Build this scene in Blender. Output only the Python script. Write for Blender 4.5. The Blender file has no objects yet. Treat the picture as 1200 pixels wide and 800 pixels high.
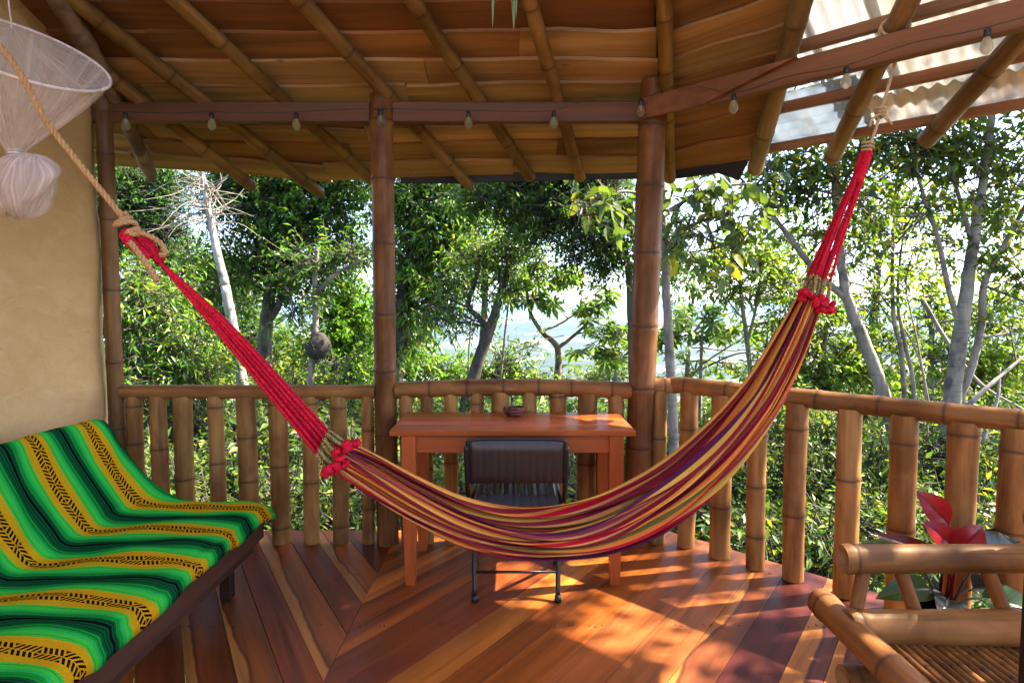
import bpy, math, random
import numpy as np
from mathutils import Vector, Matrix
R = math.radians
random.seed(7)
rng = np.random.default_rng(11)
scene = bpy.context.scene
C = scene.collection

# ------------------------------------------------------------------ camera
PITCH = math.atan(45 / 720); CAM_H = 1.35; FPX = 720.0
cam_d = bpy.data.cameras.new('camera'); cam = bpy.data.objects.new('camera', cam_d); C.objects.link(cam)
cam.location = (0, 0, CAM_H); cam.rotation_euler = (math.pi / 2 - PITCH, 0, 0)
cam_d.sensor_width = 36; cam_d.lens = 36 * FPX / 1200; cam_d.clip_start = 0.05; cam_d.clip_end = 120000
scene.camera = cam

# ------------------------------------------------------------------ sky and sun
SUN_AZ, SUN_EL = R(78), R(47)          # azimuth from +Y (view) towards +X (right)
world = bpy.data.worlds.new('World'); scene.world = world; world.use_nodes = True
wn = world.node_tree.nodes; wl = world.node_tree.links
sky = wn.new('ShaderNodeTexSky'); sky.sky_type = 'NISHITA'; sky.sun_disc = False
sky.sun_elevation = SUN_EL; sky.sun_rotation = SUN_AZ; sky.altitude = 900; sky.air_density = 0.6; sky.dust_density = 3.2; sky.ozone_density = 0.6
bg = wn['Background']; bg.inputs['Strength'].default_value = 0.105
wl.new(sky.outputs['Color'], bg.inputs['Color'])
sun_d = bpy.data.lights.new('sun', 'SUN'); sun_d.energy = 3.7; sun_d.angle = R(0.53); sun_d.color = (1.0, 0.87, 0.66)
sun = bpy.data.objects.new('sun', sun_d); C.objects.link(sun)
S = Vector((math.sin(SUN_AZ) * math.cos(SUN_EL), math.cos(SUN_AZ) * math.cos(SUN_EL), math.sin(SUN_EL)))
sun.rotation_euler = S.to_track_quat('Z', 'Y').to_euler(); sun.location = S * 60
vs = scene.view_settings; vs.view_transform = 'Standard'; vs.look = 'None'; vs.exposure = 3.22; vs.gamma = 1.0; vs.use_curve_mapping = False
cy = scene.cycles
cy.use_denoising = True; cy.max_bounces = 8; cy.diffuse_bounces = 5; cy.glossy_bounces = 3; cy.transmission_bounces = 6
cy.transparent_max_bounces = 16; cy.volume_bounces = 1; cy.sample_clamp_indirect = 6.0
cy.caustics_reflective = False; cy.caustics_refractive = False

# ------------------------------------------------------------------ object helpers
def props(o, label=None, cat=None, group=None, kind=None, **kw):
    if label: o['label'] = label
    if cat: o['category'] = cat
    if group: o['group'] = group
    if kind: o['kind'] = kind
    for k, v in kw.items(): o[k] = v
    return o
def adopt(o, parent):
    if parent is not None:
        o.parent = parent
        o.matrix_parent_inverse = parent.matrix_basis.inverted()
def empty(name, loc, **kw):
    o = bpy.data.objects.new(name, None); C.objects.link(o); o.location = loc; o.empty_display_size = 0.1
    return props(o, **kw)
def link(name, me, mat=None, parent=None, mw=None, **kw):
    o = bpy.data.objects.new(name, me); C.objects.link(o)
    if mw is not None: o.matrix_basis = mw
    if mat is not None and not me.materials: me.materials.append(mat)
    adopt(o, parent)
    return props(o, **kw)
def mesh(name, verts, faces, smooth=False):
    me = bpy.data.meshes.new(name); me.from_pydata([tuple(v) for v in verts], [], faces)
    if smooth: me.polygons.foreach_set('use_smooth', [True] * len(me.polygons))
    me.update(); return me
def fattr(me, name, vals):
    a = me.attributes.new(name, 'FLOAT', 'POINT'); a.data.foreach_set('value', np.asarray(vals, np.float32))
class MB:
    """collects shapes for one mesh"""
    def __init__(s): s.v = []; s.f = []
    def add(s, v, f):
        n = len(s.v); s.v += [tuple(a) for a in v]; s.f += [tuple(i + n for i in q) for q in f]; return s
    def box(s, c, d, mat=None, bev=0.0):
        x, y, z = d[0] / 2, d[1] / 2, d[2] / 2; b = min(bev, x * .9, y * .9, z * .9)
        if b <= 0:
            v = [(i * x, j * y, k * z) for i in (-1, 1) for j in (-1, 1) for k in (-1, 1)]
            f = [(0, 1, 3, 2), (4, 6, 7, 5), (0, 4, 5, 1), (2, 3, 7, 6), (0, 2, 6, 4), (1, 5, 7, 3)]
        else:
            v = []; idx = {}
            for i in (-1, 1):
                for j in (-1, 1):
                    for k in (-1, 1):
                        for ax in range(3):
                            p = [i * (x - b), j * (y - b), k * (z - b)]; p[ax] = (i * x, j * y, k * z)[ax]
                            idx[(i, j, k, ax)] = len(v); v.append(tuple(p))
            f = []
            for ax in range(3):
                o1, o2 = [a for a in range(3) if a != ax]
                for sg in (-1, 1):
                    q = []
                    for a, c2 in ((-1, -1), (1, -1), (1, 1), (-1, 1)):
                        t = [0, 0, 0]; t[ax] = sg; t[o1] = a; t[o2] = c2; q.append(idx[(*t, ax)])
                    f.append(tuple(q))
            for ax in range(3):
                o1, o2 = [a for a in range(3) if a != ax]
                for a in (-1, 1):
                    for c2 in (-1, 1):
                        t0 = [0, 0, 0]; t0[o1] = a; t0[o2] = c2; t1 = list(t0); t0[ax] = -1; t1[ax] = 1
                        f.append((idx[(*t0, o1)], idx[(*t1, o1)], idx[(*t1, o2)], idx[(*t0, o2)]))
            for i in (-1, 1):
                for j in (-1, 1):
                    for k in (-1, 1): f.append(tuple(idx[(i, j, k, a)] for a in range(3)))
        c = Vector(c)
        v = [(mat @ Vector(p) if mat is not None else Vector(p)) + c for p in v]
        return s.add(v, f)
    def tube(s, pts, rad, sides=8, cap=True):
        v, f = tube(pts, rad, sides, cap); return s.add(v, f)
    def mesh(s, name, smooth=False):
        me = mesh(name, s.v, s.f, smooth); return me
def tube(pts, rad, sides=8, cap=True):
    P = [Vector(p) for p in pts]; n = len(P)
    if not hasattr(rad, '__len__'): rad = [rad] * n
    v = []; f = []
    t0 = (P[1] - P[0]).normalized()
    ref = Vector((0, 0, 1)) if abs(t0.z) < .9 else Vector((1, 0, 0))
    a = t0.cross(ref).normalized()
    for i in range(n):
        t = (P[min(i + 1, n - 1)] - P[max(i - 1, 0)])
        t = t.normalized() if t.length > 1e-9 else t0
        a = (a - t * a.dot(t)); a = a.normalized() if a.length > 1e-6 else t.orthogonal().normalized()
        b = t.cross(a)
        for k in range(sides):
            w = 2 * math.pi * k / sides
            v.append(P[i] + (a * math.cos(w) + b * math.sin(w)) * rad[i])
    for i in range(n - 1):
        for k in range(sides):
            k2 = (k + 1) % sides
            f.append((i * sides + k, i * sides + k2, (i + 1) * sides + k2, (i + 1) * sides + k))
    if cap:
        f.append(tuple(range(sides - 1, -1, -1))); f.append(tuple((n - 1) * sides + k for k in range(sides)))
    return v, f
def spline(pts, n):
    """Catmull-Rom through tuples of any length"""
    P = np.array(pts, float); P = np.vstack([2 * P[0] - P[1], P, 2 * P[-1] - P[-2]]); out = []
    m = len(P) - 3
    for i in range(m):
        for t in np.linspace(0, 1, n, endpoint=False):
            a, b, c, d = P[i:i + 4]
            out.append(.5 * (2 * b + (c - a) * t + (2 * a - 5 * b + 4 * c - d) * t * t + (3 * b - a - 3 * c + d) * t ** 3))
    out.append(P[-2]); return np.array(out)
def frame(x, nrm, o):
    x = Vector(x).normalized(); z = Vector(nrm); z = (z - x * z.dot(x)).normalized(); y = z.cross(x)
    m = Matrix((x, y, z)).transposed().to_4x4(); m.translation = o; return m
def ray(px, py):
    a = (px - 600) / FPX; b = (400 - py) / FPX
    return Vector((a, math.cos(PITCH) + b * math.sin(PITCH), -math.sin(PITCH) + b * math.cos(PITCH)))
def at(px, py, Y):
    """the point at depth Y (metres from the camera) seen at a place in the photograph"""
    d = ray(px, py); return Vector((0, 0, CAM_H)) + d * (Y / d.y)

# ------------------------------------------------------------------ materials
class NT:
    def __init__(s, name):
        s.m = bpy.data.materials.new(name); s.m.use_nodes = True; s.t = s.m.node_tree; s.b = s.t.nodes['Principled BSDF']; s.out = s.t.nodes['Material Output']
    def n(s, typ, **kw):
        x = s.t.nodes.new('ShaderNode' + typ)
        for k, v in kw.items(): setattr(x, k, v)
        return x
    def l(s, a, b): s.t.links.new(a, b); return s
    def setin(s, node, key, v):
        i = node.inputs[key]
        if hasattr(v, 'is_linked') or hasattr(v, 'links'): s.t.links.new(v, i)
        elif hasattr(v, '__len__') and len(v) == 3 and i.type == 'RGBA': i.default_value = (*v, 1)
        else: i.default_value = v
    def math(s, op, a, b=None, c=None, clamp=False):
        x = s.n('Math', operation=op); x.use_clamp = clamp
        for i, v in enumerate((a, b, c)):
            if v is not None: s.setin(x, i, v)
        return x.outputs[0]
    def coord(s, kind='Object', scale=(1, 1, 1)):
        tc = s.n('TexCoord'); mp = s.n('Mapping'); s.l(tc.outputs[kind], mp.inputs[0]); mp.inputs['Scale'].default_value = scale; return mp.outputs[0]
    def noise(s, vec, scale, detail=4, rough=.55, dist=0.0, out='Fac'):
        x = s.n('TexNoise'); s.l(vec, x.inputs['Vector']); x.inputs['Scale'].default_value = scale
        x.inputs['Detail'].default_value = detail; x.inputs['Roughness'].default_value = rough; x.inputs['Distortion'].default_value = dist
        return x.outputs[out]
    def ramp(s, fac, stops, interp='LINEAR'):
        x = s.n('ValToRGB'); s.l(fac, x.inputs[0]); cr = x.color_ramp; cr.interpolation = interp
        while len(cr.elements) < len(stops): cr.elements.new(0.5)
        for e, (p, c) in zip(cr.elements, sorted(stops, key=lambda q: q[0])):
            e.position = p; e.color = (*c, 1) if hasattr(c, '__len__') else (c, c, c, 1)
        return x.outputs[0]
    def mix(s, fac, a, b, mode='MIX'):
        x = s.n('Mix', data_type='RGBA', blend_type=mode); x.clamp_factor = True
        s.setin(x, 0, fac); s.setin(x, 6, a); s.setin(x, 7, b); return x.outputs[2]
    def oattr(s, name, out='Color'):
        x = s.n('Attribute', attribute_type='OBJECT', attribute_name=name); return x.outputs[out]
    def gattr(s, name, out='Fac'):
        x = s.n('Attribute', attribute_type='GEOMETRY', attribute_name=name); return x.outputs[out]
    def rand(s): return s.n('ObjectInfo').outputs['Random']
    def bump(s, h, strength=.3, dist=.01):
        x = s.n('Bump'); x.inputs['Strength'].default_value = strength; x.inputs['Distance'].default_value = dist
        s.l(h, x.inputs['Height']); s.l(x.outputs[0], s.b.inputs['Normal']); return x.outputs[0]
    def set(s, **kw):
        nm = dict(color='Base Color', rough='Roughness', metal='Metallic', coat='Coat Weight', coatr='Coat Roughness', spec='Specular IOR Level', trans='Transmission Weight', sheen='Sheen Weight', alpha='Alpha', sss='Subsurface Weight')
        for k, v in kw.items(): s.setin(s.b, nm[k], v)
        return s
def offset_by_random(t, vec, amt=13.0):
    x = t.n('VectorMath', operation='ADD'); t.l(vec, x.inputs[0])
    m = t.n('VectorMath', operation='SCALE'); cmb = t.n('CombineXYZ'); r = t.rand()
    for i in range(3): t.l(r, cmb.inputs[i])
    t.l(cmb.outputs[0], m.inputs[0]); m.inputs['Scale'].default_value = amt * 7; t.l(m.outputs[0], x.inputs[1]); return x.outputs[0]

def wood(name, grain=(1.2, 22, 22), rough=(.25, .45), coat=0.0, use_col=True, col=(.2, .07, .03), contrast=(.45, 1.5), sap=None, bump=.25, knots=True, spec=.3):
    t = NT(name)
    v = offset_by_random(t, t.coord('Object', grain))
    g = t.noise(v, 1.0, 7, .62, .6)
    v2 = offset_by_random(t, t.coord('Object', (grain[0] * .45, grain[1] * .28, grain[2] * .28)))
    g2 = t.noise(v2, 1.0, 3, .5, 1.2)
    base = t.oattr('col') if use_col else None
    fine = t.ramp(g, [(.25, contrast[0]), (.5, 1.0), (.75, contrast[1] * .86)])
    big = t.ramp(g2, [(.3, contrast[0] + .15), (.52, 1.0), (.72, contrast[1])])
    c = t.mix(1.0, base if base is not None else col, fine, 'MULTIPLY')
    c = t.mix(1.0, c, big, 'MULTIPLY')
    if sap:                                              # pale sapwood along one ragged edge of the board
        tc = t.n('TexCoord'); sp = t.n('SeparateXYZ'); t.l(tc.outputs['Object'], sp.inputs[0])
        wv = t.noise(offset_by_random(t, t.coord('Object', (1.3, .1, .1))), 1.0, 3)
        edge = t.math('ADD', sp.outputs[1], t.math('MULTIPLY', t.math('SUBTRACT', wv, .5), .16))
        thr = t.oattr('sap', 'Fac')
        mask = t.math('MULTIPLY', t.math('SUBTRACT', edge, thr), 180.0, clamp=True)
        sc = t.mix(1.0, sap, fine, 'MULTIPLY')
        c = t.mix(mask, c, sc)
        rim = t.math('SUBTRACT', 1.0, t.math('MULTIPLY', t.math('ABSOLUTE', t.math('ADD', t.math('SUBTRACT', edge, thr), .006)), 110.0), clamp=True)
        c = t.mix(t.math('MULTIPLY', rim, .6), c, (.03, .008, .005))
    if knots:
        vv = t.n('TexVoronoi'); t.l(offset_by_random(t, t.coord('Object', (2.2, 6, 6))), vv.inputs['Vector']); vv.inputs['Scale'].default_value = 1.0
        k = t.math('SUBTRACT', 1.0, t.math('MULTIPLY', vv.outputs['Distance'], 14.0), clamp=True)
        c = t.mix(t.math('MULTIPLY', k, .7), c, (.02, .008, .004))
    rr = t.ramp(g2, [(.2, rough[0]), (.8, rough[1])])
    t.set(color=c, rough=rr, coat=coat, coatr=.12, spec=spec)
    t.bump(g, bump, .004)
    return t.m
FLOOR = wood('varnished_floor_wood', (1.0, 20, 20), (.32, .55), .04, sap=(.36, .135, .03), bump=.3, spec=.18)
CEIL = wood('rough_ceiling_wood', (.9, 17, 17), (.6, .8), 0, contrast=(.55, 1.4), bump=.9)
BEAM = wood('planed_beam_wood', (1.0, 26, 26), (.45, .65), 0, contrast=(.6, 1.3), bump=.25)
TABLEW = wood('varnished_table_wood', (1.3, 24, 24), (.26, .4), .12, contrast=(.6, 1.35), bump=.1)
DARKW = wood('dark_stained_wood', (1.2, 20, 20), (.4, .6), .1, contrast=(.5, 1.5), bump=.25)

def bamboo_mat():
    t = NT('varnished_bamboo')
    v = offset_by_random(t, t.coord('Object', (26, 26, 1.6)))
    g = t.noise(v, 1.0, 5, .6, .3)
    blot = t.noise(offset_by_random(t, t.coord('Object', (5, 5, 2.4))), 1.0, 4, .6, .5)
    base = t.oattr('col')
    c = t.mix(1.0, base, t.ramp(g, [(.28, .62), (.5, 1.0), (.74, 1.32)]), 'MULTIPLY')
    c = t.mix(t.ramp(blot, [(.36, .85), (.60, 0.0)]), c, t.mix(1.0, c, (.40, .33, .27), 'MULTIPLY'))
    pale = t.noise(offset_by_random(t, t.coord('Object', (7, 7, 1.1)), 29.0), 1.0, 3, .6, .8)
    c = t.mix(t.ramp(pale, [(.52, 0.), (.7, .55)]), c, t.mix(1.0, c, (1.55, 1.6, 1.7), 'MULTIPLY'))
    scr = t.noise(offset_by_random(t, t.coord('Object', (70, 70, 2.5)), 5.0), 1.0, 3, .7)
    c = t.mix(t.ramp(scr, [(.62, 0.), (.70, .55)]), c, t.mix(1.0, c, (.35, .3, .27), 'MULTIPLY'))
    nodev = t.gattr('node')
    c = t.mix(t.math('MULTIPLY', nodev, .72), c, (.045, .022, .012))
    endv = t.gattr('cut')
    vr = t.coord('Object', (90, 90, 90))
    c = t.mix(endv, c, t.mix(t.noise(vr, 1, 3), (.14, .065, .03), (.34, .19, .09)))
    t.set(color=c, rough=t.ramp(blot, [(.3, .55), (.7, .38)]), coat=.02, coatr=.3, spec=.16)
    t.bump(g, .25, .003)
    return t.m
BAMBOO = bamboo_mat()

def plaster():
    t = NT('earth_plaster'); v = t.coord('Object', (1, 1, 1))
    a = t.noise(v, 1.6, 6, .6); b = t.noise(v, 9, 8, .65); c0 = t.noise(v, 60, 4, .6)
    c = t.mix(t.ramp(a, [(.35, 0.), (.68, 1.)]), (.52, .325, .13), (.58, .385, .17))
    c = t.mix(t.math('MULTIPLY', t.ramp(b, [(.5, 0.), (.75, 1.)]), .45), c, (.60, .43, .24))
    vo = t.n('TexVoronoi'); t.l(v, vo.inputs['Vector']); vo.inputs['Scale'].default_value = 5.5
    pit = t.math('SUBTRACT', 1.0, t.math('MULTIPLY', vo.outputs['Distance'], 26.0), clamp=True)
    c = t.mix(t.math('MULTIPLY', pit, .7), c, (.14, .09, .05))
    t.set(color=c, rough=.9); h = t.math('ADD', t.math('MULTIPLY', b, .7), t.math('MULTIPLY', c0, .18))
    cr = t.n('TexVoronoi', feature='DISTANCE_TO_EDGE'); t.l(t.mix(.12, v, t.noise(v, 6, 4, out='Color')), cr.inputs['Vector']); cr.inputs['Scale'].default_value = 1.7
    crk = t.math('SUBTRACT', 1.0, t.math('MULTIPLY', cr.outputs['Distance'], 240.0), clamp=True); crk = t.math('MULTIPLY', crk, t.ramp(a, [(.56, 0.), (.66, .6)]))
    tw = t.noise(t.coord('Object', (1, 2.2, 5)), 2.2, 5, .6, 1.5); h = t.math('ADD', h, t.math('MULTIPLY', tw, 1.1)); h = t.math('SUBTRACT', h, t.math('MULTIPLY', crk, .5))
    t.setin(t.b, 'Base Color', t.mix(t.math('MULTIPLY', crk, .55), t.mix(1.0, c, t.ramp(tw, [(.3, .94), (.7, 1.05)]), 'MULTIPLY'), (.16, .10, .05)))
    t.bump(h, .5, .02); return t.m
PLASTER = plaster()

def leafmat(name, stops, gloss=.35, trans=.45, tcol=(1.5, 1.5, .5), rough=.45, spec=.3):
    """leaf: reflecting top, light through the blade; the colour differs from leaf to leaf"""
    t = NT(name); rnd = t.n('NewGeometry').outputs['Random Per Island']
    c = t.ramp(rnd, stops)
    nv = t.noise(t.coord('Object'), 1.3, 3)
    c = t.mix(1.0, c, t.ramp(nv, [(.3, .72), (.7, 1.25)]), 'MULTIPLY')
    t.set(color=c, rough=rough, spec=spec)
    tr = t.n('BsdfTranslucent'); t.l(t.mix(1.0, c, tcol, 'MULTIPLY'), tr.inputs['Color'])
    mx = t.n('MixShader'); mx.inputs[0].default_value = trans
    t.l(t.b.outputs[0], mx.inputs[1]); t.l(tr.outputs[0], mx.inputs[2]); t.l(mx.outputs[0], t.out.inputs['Surface'])
    return t.m
LEAF = {
 'dark':   leafmat('dark_evergreen_leaf', [(0, (.03, .085, .014)), (.5, (.055, .135, .02)), (.85, (.10, .19, .026)), (1, (.2, .21, .03))], trans=.45),
 'bright': leafmat('bright_green_leaf', [(0, (.065, .17, .014)), (.6, (.11, .25, .022)), (1, (.19, .30, .03))], trans=.52),
 'mango':  leafmat('long_glossy_leaf', [(0, (.045, .115, .016)), (.5, (.085, .19, .026)), (.85, (.17, .28, .04)), (1, (.26, .26, .04))], trans=.45, rough=.33, spec=.45),
 'olive':  leafmat('olive_canopy_leaf', [(0, (.04, .08, .016)), (.5, (.075, .13, .022)), (.85, (.13, .185, .03)), (.97, (.24, .22, .03)), (1, (.2, .09, .03))], trans=.52, tcol=(1.45, 1.45, .45)),
 'yellow': leafmat('yellow_green_leaf', [(0, (.07, .145, .02)), (.55, (.125, .21, .025)), (.9, (.21, .28, .035)), (1, (.33, .28, .03))], trans=.52),
 'palm':   leafmat('lobed_leaf', [(0, (.055, .115, .022)), (.6, (.10, .18, .032)), (.93, (.17, .25, .04)), (1, (.34, .18, .04))], trans=.48),
 'broad':  leafmat('broad_grey_green_leaf', [(0, (.05, .085, .028)), (.6, (.085, .13, .04)), (.93, (.12, .18, .04)), (1, (.42, .34, .03))], trans=.4, rough=.45),
 'under':  leafmat('undergrowth_leaf', [(0, (.026, .065, .014)), (.5, (.06, .12, .022)), (.8, (.12, .19, .03)), (1, (.23, .21, .04))], trans=.42),
 'fern':   leafmat('fine_feathery_leaf', [(0, (.03, .11, .022)), (.6, (.055, .18, .03)), (1, (.11, .24, .04))], trans=.5),
 'far':    leafmat('distant_leaf', [(0, (.04, .085, .022)), (.6, (.075, .14, .03)), (1, (.13, .19, .04))], trans=.4),
}
def bark(name, a, b, scale=1.0, ring=0.0):
    t = NT(name); v = t.coord('Object', (9 * scale, 9 * scale, 2.2 * scale)); n = t.noise(v, 1, 6, .65, .4)
    n2 = t.noise(t.coord('Object', (2, 2, 2)), 1.6, 4, .6)
    c = t.mix(t.ramp(n, [(.35, 0.), (.65, 1.)]), a, b)
    c = t.mix(t.ramp(n2, [(.52, 0.), (.62, .75)]), c, tuple(x * .32 for x in a))
    if ring:
        r = t.noise(t.coord('Object', (3, 3, 46)), 1, 3); c = t.mix(t.ramp(r, [(.55, 0.), (.7, ring)]), c, tuple(x * .4 for x in a))
    t.set(color=c, rough=.85); t.bump(n, .5, .02); return t.m
BARK = {'pale': bark('pale_grey_bark', (.13, .11, .085), (.27, .24, .195), 1, .5), 'white': bark('whitewashed_bark', (.20, .19, .175), (.38, .365, .34)),
        'dark': bark('dark_bark', (.035, .028, .02), (.09, .075, .055)), 'brown': bark('reddish_brown_bark', (.13, .075, .05), (.26, .17, .12), 1, .6),
        'grey': bark('grey_brown_bark', (.13, .11, .09), (.28, .25, .21), 1, .4), 'dead': bark('bleached_dead_wood', (.17, .145, .12), (.29, .26, .23))}
def plain(name, col, rough=.5, metal=0., coat=0., nscale=30, amt=.25, bump=0., spec=.5):
    t = NT(name); n = t.noise(t.coord('Object'), nscale, 4)
    c = t.mix(1.0, col, t.ramp(n, [(.3, 1 - amt), (.7, 1 + amt)]), 'MULTIPLY'); t.set(color=c, rough=rough, metal=metal, coat=coat, spec=spec)
    if bump: t.bump(n, bump, .004)
    return t.m
RED = plain('red_cotton_cord', (.46, .010, .030), .95, nscale=120, amt=.5, bump=1., spec=.1)
BRAID = None
ROPE = plain('sisal_rope', (.40, .23, .10), .9, nscale=220, amt=.45, bump=.6)
ROPE2 = plain('pale_cotton_rope', (.42, .32, .20), .9, nscale=220, amt=.4, bump=.6)
BLACKP = plain('black_rubber', (.012, .012, .013), .5)
VINYL = plain('black_brown_vinyl', (.030, .017, .013), .42, nscale=90, amt=.2, bump=.12)
SEATV = plain('glossy_vinyl_painted_sheen', (.055, .06, .07), .24, nscale=90, amt=.2, bump=.1)  # pale bluish sheen of the dark seat put into its base colour
STEEL = plain('dark_enamelled_steel', (.016, .013, .013), .35, .2)
UNDERLAY = plain('black_roof_underlay', (.008, .008, .01), .6)
BROWNDISH = plain('dark_red_woven_fibre', (.10, .022, .014), .6, nscale=120, amt=.5, bump=.6)
CLAY = plain('fired_clay', (.24, .10, .05), .8, nscale=40)
NESTM = plain('dark_nest_fibre', (.03, .024, .02), .95, nscale=50, amt=.5, bump=.8)
def glassbulb():
    t = NT('clear_bulb_glass'); t.set(color=(1, .97, .92), rough=.02, trans=1.0); t.b.inputs['IOR'].default_value = 1.25
    tp = t.n('BsdfTransparent'); mx = t.n('MixShader'); mx.inputs[0].default_value = .35
    tl = t.n('BsdfTranslucent'); tl.inputs['Color'].default_value = (.9, .86, .8, 1); m2 = t.n('MixShader'); m2.inputs[0].default_value = .45
    t.l(t.b.outputs[0], mx.inputs[1]); t.l(tp.outputs[0], mx.inputs[2]); t.l(mx.outputs[0], m2.inputs[1]); t.l(tl.outputs[0], m2.inputs[2]); t.l(m2.outputs[0], t.out.inputs['Surface']); return t.m
BULB = glassbulb()
FILAMENT = plain('pale_bulb_core', (.7, .6, .5), .5)
def netmat():
    t = NT('white_mosquito_netting'); v = t.coord('UV', (1, 1, 1))
    w = t.n('TexNoise'); t.l(t.coord('UV', (60, 1.2, 1)), w.inputs['Vector']); w.inputs['Scale'].default_value = 1; w.inputs['Detail'].default_value = 4
    op = t.ramp(w.outputs['Fac'], [(.35, .26), (.55, .42), (.75, .85)])
    di = t.n('BsdfDiffuse'); di.inputs['Color'].default_value = (.80, .70, .65, 1); tl = t.n('BsdfTranslucent'); tl.inputs['Color'].default_value = (.80, .70, .65, 1)
    ms = t.n('MixShader'); ms.inputs[0].default_value = .4; t.l(di.outputs[0], ms.inputs[1]); t.l(tl.outputs[0], ms.inputs[2])
    tp = t.n('BsdfTransparent'); mx = t.n('MixShader'); dens = t.oattr('dens', 'Fac'); t.l(t.math('MULTIPLY', op, dens, clamp=True), mx.inputs[0])
    t.l(tp.outputs[0], mx.inputs[1]); t.l(ms.outputs[0], mx.inputs[2]); t.l(mx.outputs[0], t.out.inputs['Surface']); return t.m
NET = netmat()
NETHOOP = plain('white_cloth_hoop', (.6, .54, .52), .8)
def corrugated():
    t = NT('milky_fibreglass_sheet'); base = t.oattr('col')
    n = t.noise(t.coord('Object', (2, 9, 9)), 1, 5); c = t.mix(1.0, base, t.ramp(n, [(.3, .8), (.7, 1.1)]), 'MULTIPLY')
    st = t.noise(t.coord('Object', (.8, 14, 1)), 1.0, 4); c = t.mix(t.ramp(st, [(.55, 0.), (.72, .5)]), c, (.32, .27, .18))
    t.set(color=c, rough=.35); tr = t.n('BsdfTranslucent'); t.l(c, tr.inputs['Color'])
    tp = t.n('BsdfTransparent'); tp.inputs['Color'].default_value = (.92, .92, .88, 1)
    m1 = t.n('MixShader'); m1.inputs[0].default_value = .38; t.l(t.b.outputs[0], m1.inputs[1]); t.l(tr.outputs[0], m1.inputs[2])
    m2 = t.n('MixShader'); t.l(t.oattr('clear', 'Fac'), m2.inputs[0]); t.l(m1.outputs[0], m2.inputs[1]); t.l(tp.outputs[0], m2.inputs[2])
    t.l(m2.outputs[0], t.out.inputs['Surface']); return t.m
SHEET = corrugated()

# ------------------------------------------------------------------ terrain
_gy = np.array([-60000, -50, 0, 4, 8, 14, 40, 150, 600, 1600, 3000, 7000, 9500, 11500, 15000, 60000.])
_gz = np.array([6, 1.0, -1.1, -1.5, -2.4, -4.4, -14, -60, -230, -430, -480, -480, -400, -330, -420, -420.])
def ground(x, y):
    x = np.asarray(x, float); y = np.asarray(y, float)
    z = np.interp(y, _gy, _gz)
    amp = np.interp(y, [0, 15, 100, 1500, 3000, 7000, 9500, 14000], [.12, .3, 2, 12, 3, 3, 70, 60])
    s = np.interp(y, [0, 30, 300, 3000, 9000], [.55, .2, .03, .004, .0011])
    return z + amp * (np.sin(x * s * 1.0 + 1.3) * .6 + np.sin(x * s * 2.3 + y * s * .6) * .4) + np.interp(np.abs(x), [0, 20, 400, 3000], [0, .0, 0, 0])
def make_terrain():
    a = np.sinh(np.linspace(-1, 1, 121) * 9.2) / np.sinh(9.2) * 45000
    b = np.concatenate([-np.geomspace(45000, 3, 20), np.linspace(-2, 20, 34), np.geomspace(22, 60000, 90)])
    X, Y = np.meshgrid(a, b); Z = ground(X, Y)
    v = np.stack([X, Y, Z], -1).reshape(-1, 3); n, m = X.shape
    f = [(i * m + j, i * m + j + 1, (i + 1) * m + j + 1, (i + 1) * m + j) for i in range(n - 1) for j in range(m - 1)]
    t = NT('hillside_soil_and_far_fields'); v0 = t.coord('Object')
    near = t.mix(t.noise(v0, 1.4, 6), (.035, .04, .015), (.10, .085, .04))
    vo = t.n('TexVoronoi'); t.l(t.coord('Object', (.0035, .0022, 0)), vo.inputs['Vector']); vo.inputs['Scale'].default_value = 1
    sp = t.n('SeparateColor'); t.l(vo.outputs['Color'], sp.inputs[0])
    fld = t.ramp(sp.outputs[0], [(0, (.014, .024, .016)), (.35, (.022, .034, .02)), (.55, (.045, .06, .03)), (.74, (.11, .115, .08)), (.88, (.30, .30, .27))], 'CONSTANT')
    wd = t.noise(t.coord('Object', (.0016, .0016, 0)), 1, 8, .62); fld = t.mix(t.ramp(wd, [(.50, 0.), (.56, 1.)]), fld, (.012, .022, .014))
    s = t.n('SeparateXYZ'); t.l(v0, s.inputs[0]); fac = t.math('MULTIPLY', t.math('SUBTRACT', s.outputs[1], 60.), .004, clamp=True)
    t.set(color=t.mix(fac, near, fld), rough=.95)
    link('hillside_terrain', mesh('terrain', v, f, True), t.m, kind='structure')
make_terrain()

# ------------------------------------------------------------------ deck
deck = empty('deck_floor', (0, 1.5, 0), kind='structure')
def clip(poly, n, c):
    """keep the side where n.p <= c"""
    out = []
    for i in range(len(poly)):
        a, b = poly[i], poly[(i + 1) % len(poly)]
        da, db = n[0] * a[0] + n[1] * a[1] - c, n[0] * b[0] + n[1] * b[1] - c
        if da <= 0: out.append(a)
        if da * db < 0:
            t = da / (da - db); out.append((a[0] + (b[0] - a[0]) * t, a[1] + (b[1] - a[1]) * t))
    return out
SEAM = -.675
POLY_R = [(SEAM + .001, -1.4), (3.2, -1.4), (3.2, 1.3), (.93, 3.57), (SEAM + .001, 3.58)]
POLY_L = [(-2.5, -1.4), (SEAM - .001, -1.4), (SEAM - .001, 3.58), (-2.5, 3.58)]
TONES = [(.22, .056, .011), (.26, .068, .012), (.18, .042, .009), (.34, .095, .016), (.30, .08, .013), (.23, .06, .011), (.37, .115, .019), (.155, .034, .009)]
PURPLE = (.085, .018, .014)
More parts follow.
